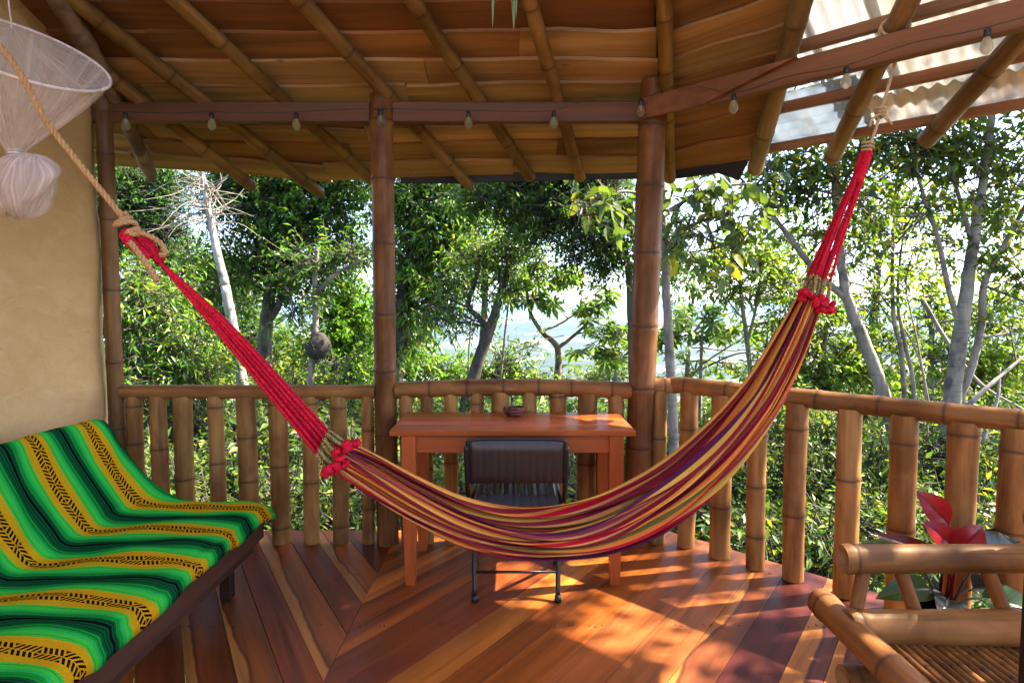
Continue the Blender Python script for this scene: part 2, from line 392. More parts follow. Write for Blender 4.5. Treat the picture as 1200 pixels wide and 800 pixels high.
def boards(poly, d, edges, tones, saps):
    d = Vector((*d, 0)).normalized(); nv = Vector((d.y, -d.x, 0))     # nv: to the right of d
    for k in range(len(edges) - 1):
        w0, w1 = edges[k] + .0013, edges[k + 1] - .0013
        q = clip(clip(poly, (nv.x, nv.y), w1), (-nv.x, -nv.y), -w0)
        if len(q) < 3: continue
        o = nv * ((w0 + w1) / 2); mw = frame(d, (0, 0, 1), o); inv = mw.inverted()
        dz = random.uniform(-.0012, .0008)
        loc = [inv @ Vector((x, y, 0)) for x, y in q]
        n = len(loc); v = [(p.x, p.y, dz) for p in loc] + [(p.x, p.y, -.03) for p in loc]
        # eased edge
        cx = sum(p.x for p in loc) / n; cyy = sum(p.y for p in loc) / n
        top = [(p.x, p.y - math.copysign(.0006, p.y - cyy), dz + .0006) for p in loc]
        v += top
        f = [tuple(range(2 * n, 3 * n))] + [(i, (i + 1) % n, 2 * n + (i + 1) % n, 2 * n + i) for i in range(n)] + [(n + i, n + (i + 1) % n, (i + 1) % n, i) for i in range(n)]
        link('floor_board', mesh('floor_board', v, f), FLOOR, deck, mw, col=tones[k], sap=saps[k])
eR = [-.465]
while eR[0] > -3.6: eR.insert(0, eR[0] - random.uniform(.12, .185))
known = [-1.148, -.967, -.787, -.647, -.465, -.335, -.19, -.05, .12]
eR = [e for e in eR if e < -1.25] + known
while eR[-1] < 2.8: eR.append(eR[-1] + random.uniform(.11, .17))
tR = [random.choice(TONES) for _ in eR]; sR = [9.0 if random.random() < .68 else random.uniform(.03, .07) for _ in eR]
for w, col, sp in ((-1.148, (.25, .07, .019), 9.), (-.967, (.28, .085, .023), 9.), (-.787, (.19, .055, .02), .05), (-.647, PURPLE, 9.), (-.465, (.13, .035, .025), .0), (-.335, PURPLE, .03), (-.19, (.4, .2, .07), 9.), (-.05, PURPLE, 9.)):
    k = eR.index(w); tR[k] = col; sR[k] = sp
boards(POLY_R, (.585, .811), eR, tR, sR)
eL = [-3.2]
while eL[-1] < 3.6: eL.append(eL[-1] + random.uniform(.11, .175))
boards(POLY_L, (-.51, .86), eL, [random.choice(TONES[:3] + TONES[5:6] + TONES[7:]) for _ in eL], [random.choice([9., 9., 9., 9., .035]) for _ in eL])
nl = MB()
for k in range(420):
    jy = random.choice((1.0, 2.0, 2.5, 3.0, 3.45)); x = random.uniform(-2.2, min(2.4, 4.4 - jy)); y = jy + random.uniform(-.012, .012)
    nl.tube([(x, y, -.004), (x, y, .0016)], [.0035, .0035], 6)
link('nail_heads', nl.mesh('nail_heads'), BLACKP, deck, kind='stuff')
# joists under the boards
for y in (-1.0, 0., 1.0, 2.0, 3.0, 3.45):
    x1 = min(3.1, 4.38 - y)
    me = MB().box((0, 0, 0), (x1 + 2.4, .06, .12)).mesh('joist'); link('joist', me, DARKW, deck, Matrix.Translation(((x1 - 2.4) / 2, y, -.095)), col=(.06, .03, .02))

# ------------------------------------------------------------------ wall of earth plaster
def make_wall():
    wz = 30; wy = 60; v = []; f = []
    y0, y1 = -1.2, 3.44
    for i in range(wy + 1):
        y = y0 + (y1 - y0) * i / wy; top = min(2.60 + .45 * (3.36 - y), 4.2)
        for j in range(wz + 1):
            z = -.05 + (top + .05) * j / wz
            dx = .010 * math.sin(y * 5.1 + z * 2.2) + .008 * math.sin(z * 7.3 - y * 3) + .006 * random.uniform(-1, 1)
            edge = max(0, (y - 3.385) / .055); dx -= .03 * edge ** 2
            v.append((-2.262 + dx, y + (.006 * math.sin(z * 9) + .004 * random.uniform(-1, 1) if i == wy else 0), z))
    n1 = wz + 1
    for i in range(wy):
        for j in range(wz): f.append((i * n1 + j, (i + 1) * n1 + j, (i + 1) * n1 + j + 1, i * n1 + j + 1))
    base = len(v)
    for i in (0, wy):
        for j in range(wz + 1):
            p = v[i * n1 + j]; v.append((-2.47, p[1], p[2]))
    for j in range(wz):
        f.append((base + j, j, j + 1, base + j + 1)); k = wy * n1
        f.append((k + j, base + n1 + j, base + n1 + j + 1, k + j + 1)); f.append((base + n1 + j, base + j, base + j + 1, base + n1 + j + 1))
    f.append((wz, wy * n1 + wz, base + n1 + wz, base + wz))
    link('wall', mesh('wall', v, f, True), PLASTER, label='tan earth plaster house wall at the left behind the sofa', cat='wall')
make_wall()

# ------------------------------------------------------------------ bamboo
def bamboo_mesh(L, r, nodes, taper=0.0, bend=0.0, sides=14, hollow=True, bendaxis=0):
    zs = [(0., 1., 0., 0.)]
    for z in nodes:
        if .02 < z < L - .02: zs += [(z - .030, 1, 0, 0), (z - .010, 1.075, .12, 0), (z - .003, 1.03, .9, 0), (z + .002, 1.02, 1., 0), (z + .009, 1.06, .3, 0), (z + .026, .995, .12, 0)]
    zs.append((L, 1., 0., 0.))
    full = []
    for a, b in zip(zs[:-1], zs[1:]):
        full.append(a)
        if b[0] - a[0] > .12: full += [(a[0] + (b[0] - a[0]) * k / 3, .99, 0, 0) for k in (1, 2)]
    full.append(zs[-1])
    v = []; f = []; node = []; cut = []
    def ring(z, rr, nd, ct):
        o = bend * math.sin(math.pi * z / L); s = len(v)
        for k in range(sides):
            w = 2 * math.pi * k / sides; q = rr * (1 - taper * z / L) * r * (1 + .012 * math.sin(3 * w + z * 4))
            p = [q * math.cos(w), q * math.sin(w), z]; p[bendaxis] += o; v.append(tuple(p)); node.append(nd); cut.append(ct)
        return s
    rs = [ring(z, q, nd, 0) for z, q, nd, _ in full]
    def band(a, b):
        for k in range(sides): k2 = (k + 1) % sides; f.append((a + k, a + k2, b + k2, b + k))
    for a, b in zip(rs[:-1], rs[1:]): band(a, b)
    for z, sg in ((0., 1), (L, -1)):
        a = ring(z, 1., 0, .9); b = ring(z, .72, 0, 1.); c = ring(z + sg * .02, .68, .6, 1.)
        if sg < 0: band(a, b); band(b, c); f.append(tuple(c + k for k in range(sides)))
        else: band(b, a); band(c, b); f.append(tuple(c + k for k in range(sides - 1, -1, -1)))
    me = mesh('bamboo', v, f, True); fattr(me, 'node', node); fattr(me, 'cut', cut); return me
def bamboo(name, p0, p1, r, parent=None, col=(.24, .13, .055), spacing=.27, taper=0.0, bend=0.0, sides=14, nodes=None, bendaxis=0, up=(0, 0, 1), **kw):
    p0 = Vector(p0); p1 = Vector(p1); L = (p1 - p0).length; z = (p1 - p0).normalized()
    if nodes is None:
        nodes = []; q = random.uniform(.05, spacing)
        while q < L: nodes.append(q); q += spacing * random.uniform(.85, 1.15)
    u = Vector(up); x = u - z * u.dot(z)
    if x.length < 1e-3: x = z.orthogonal()
    x.normalize(); y = z.cross(x); mw = Matrix((x, y, z)).transposed().to_4x4(); mw.translation = p0
    _u = random.uniform(.82, 1.18); cc = tuple(c * _u * random.uniform(.96, 1.04) for c in col)
    return link(name, bamboo_mesh(L, r, nodes, taper, bend, sides, True, bendaxis), BAMBOO, parent, mw, col=cc, **kw)

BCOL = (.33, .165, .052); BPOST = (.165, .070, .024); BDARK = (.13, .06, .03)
YR = 3.39
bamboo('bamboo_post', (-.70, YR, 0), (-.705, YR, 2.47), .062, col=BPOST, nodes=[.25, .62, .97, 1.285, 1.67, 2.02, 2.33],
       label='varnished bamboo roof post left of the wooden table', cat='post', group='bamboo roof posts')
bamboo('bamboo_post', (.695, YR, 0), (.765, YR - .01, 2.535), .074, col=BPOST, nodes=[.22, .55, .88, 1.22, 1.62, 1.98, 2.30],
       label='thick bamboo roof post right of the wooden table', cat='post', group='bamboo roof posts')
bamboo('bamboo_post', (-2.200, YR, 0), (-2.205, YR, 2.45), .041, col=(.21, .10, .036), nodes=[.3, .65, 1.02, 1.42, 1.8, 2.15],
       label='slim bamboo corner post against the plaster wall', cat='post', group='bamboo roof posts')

def railing(name, label, p0, p1, zc, r, xs, arch=0., spacing=.3, smooth=False, extra=None):
    root = empty(name, ((p0[0] + p1[0]) / 2, (p0[1] + p1[1]) / 2, 0), label=label, cat='railing', group='bamboo railing sections')
    bamboo('handrail', (p0[0], p0[1], zc), (p1[0], p1[1], zc), r, root, col=(.27, .12, .038), spacing=spacing, bend=arch, sides=18, nodes=[] if smooth else None, up=(0, 0, 1))
    dx, dy = p1[0] - p0[0], p1[1] - p0[1]
    for x, rr in xs:
        t = (x - p0[0]) / dx if abs(dx) > 1e-6 else 0
        y = p0[1] + dy * t; top = zc + arch * math.sin(math.pi * min(max(t, 0), 1)) - r * .55
        bamboo('baluster', (x, y, .003), (x + random.uniform(-.006, .006), y + random.uniform(-.004, .004), top), rr * random.uniform(.94, 1.05), root, col=BCOL, spacing=random.choice([.22, .28, .34, .42]), bend=random.uniform(-.007, .007), taper=random.uniform(-.06, .06), bendaxis=random.choice([0, 1]), sides=16)
    return root
railing('bamboo_railing', 'bamboo railing with smooth handrail behind the striped sofa', (-2.165, YR), (-.758, YR), .858, .040,
        [(-2.10, .045), (-1.965, .044), (-1.83, .047), (-1.648, .044), (-1.481, .052), (-1.30, .050), (-1.128, .043), (-.965, .043), (-.81, .035)], smooth=True)
railing('bamboo_railing', 'bamboo railing between the two posts behind the table', (-.645, YR), (.660, YR), .866, .047,
        [(-.588, .037), (-.473, .037), (-.339, .038), (-.191, .038), (-.067, .048), (.10, .040), (.253, .045), (.42, .056), (.575, .045)], arch=.018, spacing=.2)
rr = railing('bamboo_railing', 'bamboo railing on the right turning towards the viewer', (.90, 3.405), (2.25, 2.055), .897, .045,
        [(.965, .045), (1.105, .052), (1.243, .045), (1.375, .050), (1.539, .049), (1.69, .054), (1.834, .056), (1.955, .050), (2.1, .05)], spacing=.24)
bamboo('handrail', (.772, 3.40, .888), (.99, 3.41, .892), .043, rr, col=(.27, .12, .038), sides=18, nodes=[.07, .15])
bamboo('baluster', (.818, 3.40, .003), (.82, 3.40, .865), .047, rr, col=BCOL, spacing=.35, sides=16)

# ------------------------------------------------------------------ roof
roof = empty('roof', (0, 3.4, 2.4), kind='structure')
S2 = math.sqrt(.5); YB = 3.36
def pM(x, o, dz=0.0): return Vector((x, YB + o, 2.55 - .45 * o + dz))
def pR(t, o, dz=0.0): return Vector((.74 + S2 * (t + o), 3.39 + S2 * (o - t), 2.55 - .486 * o + dz))
def slab(name, q, th, mat, parent, wob=.007, segs=10, up=True, **kw):
    """board lying on quad q (inner-left, inner-right, outer-right, outer-left), edges a little uneven"""
    q = [Vector(p) for p in q]; xax = ((q[1] + q[2]) - (q[0] + q[3])).normalized()
    nrm = (q[1] - q[0]).cross(q[3] - q[0]).normalized()
    if nrm.z < 0: nrm = -nrm
    mw = frame(xax, nrm, sum(q, Vector()) / 4); inv = mw.inverted(); L = [inv @ p for p in q]
    v = []; f = []
    ph = random.uniform(0, 6)
    for i in range(segs + 1):
        t = i / segs; a = L[0].lerp(L[1], t); b = L[3].lerp(L[2], t)
        wa = wob * (math.sin(ph + t * 7) + random.uniform(-.5, .5)); wb = wob * (math.sin(ph * 2 + t * 5) + random.uniform(-.5, .5))
        zz = wob * .5 * math.sin(ph + t * 4)
        v += [(a.x, a.y + wa, a.z + zz), (b.x, b.y + wb, b.z + zz), (b.x, b.y + wb, b.z + th + zz), (a.x, a.y + wa, a.z + th + zz)]
    for i in range(segs):
        for k in range(4): f.append((i * 4 + k, i * 4 + (k + 1) % 4, i * 4 + 4 + (k + 1) % 4, i * 4 + 4 + k))
    f += [(3, 2, 1, 0), tuple(segs * 4 + k for k in range(4))]
    me = mesh(name, v, f)
    return link(name, me, mat, parent, mw, **kw)
_ex = [-3.6, -2.65, -2.24, -1.75, -.92, -.28, .85, 1.3]; _eo = [.55, .67, .78, .886, .85, .807, .764, .76]
def offM(x, o): return o + (float(np.interp(x, _ex, _eo)) - .82) * max(0, min(1, (o + .6) / 1.42))
CT = [(.28, .16, .070), (.20, .098, .038), (.32, .19, .09), (.165, .072, .027), (.22, .105, .042), (.145, .058, .021), (.36, .225, .115)]
o = .82
while o > -2.6:
    w = random.uniform(.125, .175); x = -3.4; xr_o, xr_i = .77 + .286 * o, .77 + .286 * (o - w)
    while x < xr_o - .02:
        x2 = x + random.uniform(1.0, 1.9)
        if x2 > xr_o - .5: x2 = xr_o
        xi2 = x2 if x2 < xr_o else xr_i
        lap = .045; skew = random.uniform(-.012, .012)
        oo = lambda xx, q: offM(xx, q)
        q = [pM(x + .001, oo(x, o - w - lap) + skew, -.016), pM(xi2 - .001, oo(xi2, o - w - lap) - skew, -.016), pM(x2 - .001, oo(x2, o) - skew, .014), pM(x + .001, oo(x, o) + skew, .014)]
        col = random.choice(CT[:3] + CT[6:]) if o > .05 else random.choice(CT[1:6])
        slab('ceiling_plank', q, .02, CEIL, roof, col=col); x = x2
    o -= w
tF = lambda o: .107 - .5555 * o
tG = lambda o: .723 - .632 * o
o = .72
while o > -2.3:
    w = random.uniform(.12, .17); lap = .045
    q = [pR(tF(o - w - lap), o - w - lap, -.012), pR(tG(o - w - lap), o - w - lap, -.012), pR(tG(o), o, .012), pR(tF(o), o, .012)]
    slab('ceiling_plank', q, .017, CEIL, roof, segs=5, col=random.choice(CT[1:6])); o -= w
cov = MB()
cov.add([pM(-3.45, -2.65, .06), pM(.0, -2.65, .06), pM(.77 + .286 * .74, .74, .06), pM(-1.75, .86, .06), pM(-3.45, .58, .06)] + [pM(-3.45, -2.65, .16), pM(.0, -2.65, .16), pM(.77 + .286 * .74, .74, .10), pM(-1.75, .86, .10), pM(-3.45, .58, .10)],
        [(4, 3, 2, 1, 0), (5, 6, 7, 8, 9)] + [(i, (i + 1) % 5, 5 + (i + 1) % 5, 5 + i) for i in range(5)])
cov.add([pR(tF(-2.35), -2.35, .06), pR(tG(-2.35), -2.35, .06), pR(tG(.70), .70, .06), pR(tF(.70), .70, .06)] + [pR(tF(-2.35), -2.35, .14), pR(tG(-2.35), -2.35, .14), pR(tG(.7), .7, .09), pR(tF(.7), .7, .09)],
        [(3, 2, 1, 0), (4, 5, 6, 7)] + [(i, (i + 1) % 4, 4 + (i + 1) % 4, 4 + i) for i in range(4)])
hc = [pM(.77 + .286 * q - w, q, h) for q in (-2.6, .76) for w in (.25, -.02) for h in (.045,)] + [pR(tF(q) + w, q, .045) for q in (-2.3, .70) for w in (.25,)]
cov.add([hc[0], hc[1], hc[3], hc[2], hc[4], hc[5]], [(0, 1, 2, 3), (1, 4, 5, 2)])
link('roof_covering', cov.mesh('roof_covering'), UNDERLAY, roof)
ud = MB()
pts = [(-.75, .800), (-.28, .79), (.3, .765), (.85, .745), (.98, .74)]
for (x0, o0), (x1, o1) in zip(pts[:-1], pts[1:]):
    ud.add([pM(x0, o0 + .03, .05), pM(x1, o1 + .03, .05), pM(x1, o1 + .03, -.028), pM(x0, o0 + .03, -.022), pM(x0, o0 + .036, .05), pM(x1, o1 + .036, .05), pM(x1, o1 + .036, -.028), pM(x0, o0 + .036, -.022)],
           [(0, 1, 2, 3), (7, 6, 5, 4), (3, 2, 6, 7), (0, 4, 5, 1)])
a, b = pR(tF(.72), .735, .05), pR(tG(.72) - .02, .735, .05); c = pR(tG(.72) - .10, .735, -.10); d = pR(tF(.72), .735, -.03); e = pR(tG(.72) - .24, .735, -.035)
off = Vector((.005, .005, 0))
ud.add([a, b, c, e, d, a + off, b + off, c + off, e + off, d + off], [(0, 1, 2, 3, 4), (9, 8, 7, 6, 5), (4, 3, 8, 9), (3, 2, 7, 8), (2, 1, 6, 7)])
link('roof_underlay', ud.mesh('roof_underlay'), UNDERLAY, roof)

RAFT = (.23, .125, .042)
def ext(a, b, k): a = Vector(a); b = Vector(b); return a + (a - b).normalized() * k
for a, b, r in (((-1.95, 2.869, 2.691), (-1.296, 4.201, 2.091), .038), ((-1.509, 2.841, 2.704), (-.91, 4.078, 2.147), .036), ((-.947, 2.841, 2.704), (-.282, 4.121, 2.128), .038),
                ((-.447, 2.841, 2.704), (.122, 4.044, 2.162), .037), ((.076, 2.841, 2.704), (.443, 4.044, 2.162), .036), ((.68, 2.841, 2.704), (1.029, 4.061, 2.155), .038)):
    bamboo('rafter', ext(a, b, 2.2), b, r, roof, col=RAFT, spacing=.33)
bamboo('rafter', (-2.09, 3.2, 2.53), (-1.726, 4.13, 2.124), .037, roof, col=RAFT, spacing=.3)
# rough log on the wall corner
pth = spline([(-1.80, 1.6, 3.20), (-1.93, 2.4, 2.87), (-2.02, 2.86, 2.68), (-2.11, 3.3, 2.49), (-2.33, 4.03, 2.165)], 8)
link('hip_log', MB().tube(pth, [.055 - .016 * i / len(pth) + .004 * math.sin(i * 1.7) for i in range(len(pth))], 10).mesh('hip_log', True), BARK['brown'], roof)
for a, b, r in (((1.188, 2.598, 2.588), (1.43, 3.67, 2.136), .045), ((1.534, 2.453, 2.519), (1.731, 3.379, 2.133), .044), ((1.93, 2.06, 2.522), (2.025, 3.061, 2.142), .043), ((2.45, 1.7, 2.45), (2.45, 2.65, 2.12), .043)):
    bamboo('rafter', ext(a, b, 1.7), b, r, roof, col=(.19, .125, .07), spacing=.36)
# beams
BC = (.105, .040, .016)
def timber(name, p0, p1, w, h, mat, parent, **kw):
    p0 = Vector(p0); p1 = Vector(p1); L = (p1 - p0).length
    return link(name, MB().box((0, 0, 0), (L, w, h), bev=.004).mesh(name), mat, parent, frame(p1 - p0, (0, 0, 1), (p0 + p1) / 2), **kw)
timber('beam', (-2.45, 3.40, 2.377), (-.765, 3.40, 2.377), .05, .105, BEAM, roof, col=BC)
timber('beam', (-.645, 3.40, 2.377), (.70, 3.40, 2.377), .05, .105, BEAM, roof, col=BC)
def bl(t, dz, off=0.0): return Vector((.70 + S2 * (t + off), 3.35 + S2 * (off - t), 2.377 + dz))
timber('beam', bl(.36, 0, .027), bl(3.2, 0, .027), .05, .108, BEAM, roof, col=(.15, .064, .030))
sc = [bl(.02, -.053, -.027), bl(.36, -.053, -.027), bl(.80, .05, -.027), bl(.02, .053, -.027)]; oo = Vector((S2 * .0265, S2 * .0265, 0))
link('beam', mesh('beam', sc + [p + oo for p in sc], [(3, 2, 1, 0), (4, 5, 6, 7), (0, 1, 5, 4), (1, 2, 6, 5), (2, 3, 7, 6), (3, 0, 4, 7)]), BEAM, roof, col=(.165, .066, .032))
timber('wall_plate', (-2.33, -1.2, 2.36), (-2.33, 3.36, 2.36), .12, .10, BEAM, roof, col=(.07, .03, .018))
for o, h in ((.06, .05), (.385, .05), (.655, .045)):
    timber('purlin', pR(tG(o) + .01, o, .0), pR(2.9, o, .0), .045, h, BEAM, roof, col=(.26, .13, .07))
def corr(t0, t1, o0, o1, dz, amp, per, along='o', col=(.62, .60, .52), clear=.06, nt=None):
    v = []; f = []; per = per * .7; nt = int((t1 - t0) / per * 8); no = 10
    if along == 't': nt, no = 20, int((o1 - o0) / per * 8)
    for i in range(nt + 1):
        for j in range(no + 1):
            t = t0 + (t1 - t0) * i / nt; oo = o0 + (o1 - o0) * j / no
            w = math.sin(2 * math.pi * (t if along == 'o' else oo) / per) * amp + .003 * math.sin(t * 5 + oo * 6)
            v.append(pR(t, oo, dz + w))
    for i in range(nt):
        for j in range(no): f.append((i * (no + 1) + j, (i + 1) * (no + 1) + j, (i + 1) * (no + 1) + j + 1, i * (no + 1) + j + 1))
    mw = frame((S2, S2, -.486), (0, 0, 1), pR((t0 + t1) / 2, (o0 + o1) / 2, dz)); inv = mw.inverted()
    me = mesh('corrugated_sheet', [inv @ p for p in v], f, True)
    ob = link('corrugated_sheet', me, SHEET, roof, mw, col=col, clear=clear)
    md = ob.modifiers.new('thickness', 'SOLIDIFY'); md.thickness = .002
corr(.78, 1.08, -1.5, .59, .055, .012, .09, col=(.68, .70, .71))
corr(1.04, 2.0, -1.5, .60, .066, .012, .09, col=(.69, .68, .65))
corr(1.95, 3.0, -1.5, .60, .055, .012, .09, col=(.69, .68, .65))
corr(.88, 2.0, .50, .69, .040, .010, .09, col=(.69, .68, .65))
corr(.30, .92, .33, .685, .038, .008, .085, along='t', col=(.38, .46, .55), clear=.15)
corr(.55, .82, -1.5, .34, .052, .012, .09, col=(.68, .70, .72))

# string of bulbs along the beams
def string_lights():
    root = empty('string_lights', (0, 3.34, 2.33), label='black cable of clear bulbs strung along the roof beam', cat='string lights')
    px = [(147, 152), (248, 152), (347, 152), (446, 148), (549, 150), (649, 150)]
    P = [at(x, y - 18, 3.32) for x, y in px]
    P.append(at(751, 118, 3.28))
    for x, y in ((860, 112), (992, 80), (1157, 36)):
        d = ray(x, y); k = 3.98 / (d.x + d.y); P.append(Vector((0, 0, CAM_H)) + d * k)
    cable = [at(122, 130, 3.35)]
    for i, p in enumerate(P):
        if i: m = (P[i - 1] + p) / 2; m.z = max(P[i - 1].z, p.z) + (.012 if i > 5 else -.006); cable.append(m + Vector((0, 0, .012)))
        cable.append(p + Vector((0, 0, .012)))
    cable.append(P[-1] + Vector((.3, -.3, .03)))
    link('cable', MB().tube(spline(cable, 5), .0018, 6).mesh('cable', True), BLACKP, root)
    prof = [(0, .010), (.006, .012), (.015, .0165), (.028, .0205), (.040, .0205), (.051, .0155), (.058, .008), (.061, .001)]
    bm = MB().tube([(0, 0, -z) for z, _ in prof], [r for _, r in prof], 12).mesh('bulb', True)
    sm = MB().tube([(0, 0, .028), (0, 0, .024), (0, 0, .002), (0, 0, -.004)], [.006, .011, .012, .010], 10).mesh('socket', True)
    fm = MB().tube([(0, 0, 0), (0, 0, -.02), (0, 0, -.03)], [.005, .003, .006], 6).mesh('stem', True)
    for p in P:
        so = link('socket', sm, BLACKP, root, Matrix.Translation(p - Vector((0, 0, .02))))
        mb = Matrix.Translation(p - Vector((0, 0, .024)))
        b = link('bulb', bm, BULB, root, mb); link('bulb_stem', fm, FILAMENT, b, mb)
string_lights()

# ------------------------------------------------------------------ table
def table():
    root = empty('table', (.005, 3.09, 0), label='varnished reddish wooden table against the railing', cat='table')
    col = (.36, .085, .016)
    z = .755; y0, y1 = 2.845, 3.335; x0, x1 = -.575, .58
    for k in range(4):                                       # top glued from four boards
        a = y0 + (y1 - y0) * k / 4; b = y0 + (y1 - y0) * (k + 1) / 4
        me = MB().box((0, 0, 0), (x1 - x0, b - a - .0006, .028), bev=.003).mesh('top_board')
        link('top_board', me, TABLEW, root, Matrix.Translation(((x0 + x1) / 2, (a + b) / 2, z - .014)), col=tuple(c * random.uniform(.85, 1.15) for c in col))
    for y in (2.885, 3.29):
        link('apron', MB().box((0, 0, 0), (.93, .02, .085), bev=.002).mesh('apron'), TABLEW, root, Matrix.Translation((.003, y, .684)), col=(.30, .068, .014))
    for x in (-.492, .498):
        link('apron', MB().box((0, 0, 0), (.36, .02, .085), bev=.002).mesh('apron'), TABLEW, root, Matrix.Translation((x, 3.0875, .684)) @ Matrix.Rotation(math.pi / 2, 4, 'Z'), col=(.30, .068, .014))
    for sx in (-1, 1):
        for y in (2.885, 3.29):
            h = .727; s0, s1 = .022, .033
            v = []
            for zz, s in ((0, s0), (h * .55, s1), (h, s1)):
                v += [(-s, -s, zz), (s, -s, zz), (s, s, zz), (-s, s, zz)]
            f = [(3, 2, 1, 0), (8, 9, 10, 11)] + [(r * 4 + k, r * 4 + (k + 1) % 4, r * 4 + 4 + (k + 1) % 4, r * 4 + 4 + k) for r in (0, 1) for k in range(4)]
            # grain along the leg
            v = [(zz, xx, yy) for xx, yy, zz in v]
            mw = Matrix.Translation((.003 + sx * .49, y, .002)) @ Matrix(((0, 1, 0, 0), (0, 0, 1, 0), (1, 0, 0, 0), (0, 0, 0, 1)))
            link('leg', mesh('leg', v, f), TABLEW, root, mw, col=(.33, .075, .016))
table()
def bowl():
    root = empty('woven_bowl', (.013, 3.22, .7555), label='small dark red coiled dish on the table', cat='dish')
    for k, (r, z, q) in enumerate(((.036, .008, .008), (.046, .019, .009), (.050, .031, .009), (.046, .042, .007))):
        pts = [(.013 + r * math.cos(a) + .002 * math.sin(a * 5 + k), 3.22 + r * math.sin(a), .7555 + z + .002 * math.sin(a * 3 + k * 2)) for a in np.linspace(0, 2 * math.pi, 28)]
        link('coil', MB().tube(pts, [q * (1 + .16 * math.sin(i * 2.1)) for i in range(28)], 7).mesh('coil', True), BROWNDISH, root)
    link('base', MB().tube([(.013, 3.22, .756), (.013, 3.22, .764)], [.034, .036], 18).mesh('base'), BROWNDISH, root)
bowl()

# ------------------------------------------------------------------ folding chair (seen from behind)
def chair():
    root = empty('folding_chair', (.03, 2.88, 0), label='dark vinyl folding chair pushed under the table', cat='chair')
    cx = .02; r = .0115
    def pleated(w, h, th, n):
        """padded panel with vertical pleats, x across, z up, thickness y"""
        v = []; f = []; nx, nz = 56, 8
        for side in (1, -1):
            for i in range(nx + 1):
                for j in range(nz + 1):
                    u = i / nx; q = j / nz; ex = min(1, min(u, 1 - u) * 14); ez = min(1, min(q, 1 - q) * 7)
                    pl = 1 - .22 * (abs(math.cos(math.pi * n * (u - .06) / .88)) ** 10 if .06 < u < .94 else 0)
                    t = th * (math.sin(ex * math.pi / 2) * math.sin(ez * math.pi / 2)) ** .5 * pl
                    v.append(((u - .5) * w, side * t, (q - .5) * h))
        m = (nx + 1) * (nz + 1)
        for s in (0, 1):
            for i in range(nx):
                for j in range(nz):
                    a = s * m + i * (nz + 1) + j; q4 = (a, a + nz + 1, a + nz + 2, a + 1); f.append(q4 if s else q4[::-1])
        return mesh('pad', v, f, True)
    tilt = Matrix.Rotation(R(7), 4, 'X')
    link('backrest', pleated(.43, .205, .017, 11), VINYL, root, Matrix.Translation((cx, 2.742, .632)) @ tilt)
    link('seat', pleated(.40, .38, .022, 9), SEATV, root, Matrix.Translation((cx, 2.935, .435)) @ Matrix.Rotation(R(-88), 4, 'X'))
    for s in (-1, 1):
        x = cx + s * .226
        pts = spline([(x, 2.735, .705), (x, 2.745, .62), (x - s * .005, 2.78, .46), (x - s * .01, 2.95, .22), (x - s * .015, 3.11, .012)], 5)
        link('front_leg', MB().tube(pts, r, 10).mesh('front_leg', True), STEEL, root)
        pts = spline([(cx + s * .205, 2.90, .405), (cx + s * .197, 2.81, .25), (cx + s * .188, 2.705, .012)], 5)
        link('rear_leg', MB().tube(pts, r, 10).mesh('rear_leg', True), STEEL, root)
        link('foot_cap', MB().tube([(cx + s * .189, 2.709, .03), (cx + s * .1875, 2.703, .002)], [.015, .0165], 10).mesh('foot_cap', True), BLACKP, root)
        link('foot_cap', MB().tube([(x - s * .0145, 3.10, .03), (x - s * .015, 3.112, .002)], [.015, .0165], 10).mesh('foot_cap', True), BLACKP, root)
        link('seat_rail', MB().tube([(cx + s * .207, 2.755, .425), (cx + s * .207, 3.12, .430)], .011, 8).mesh('seat_rail', True), STEEL, root)
    link('crossbar', MB().tube([(cx - .192, 2.748, .12), (cx + .192, 2.748, .12)], .007, 8).mesh('crossbar', True), STEEL, root)
    link('crossbar', MB().tube([(cx - .21, 3.04, .11), (cx + .21, 3.04, .11)], .007, 8).mesh('crossbar', True), STEEL, root)
    link('back_rim', MB().tube(spline([(cx - .216, 2.748, .56), (cx - .219, 2.736, .70), (cx - .20, 2.732, .735), (cx, 2.730, .741), (cx + .20, 2.732, .735), (cx + .219, 2.736, .70), (cx + .216, 2.748, .56)], 6), .008, 8).mesh('back_rim', True), STEEL, root)
chair()

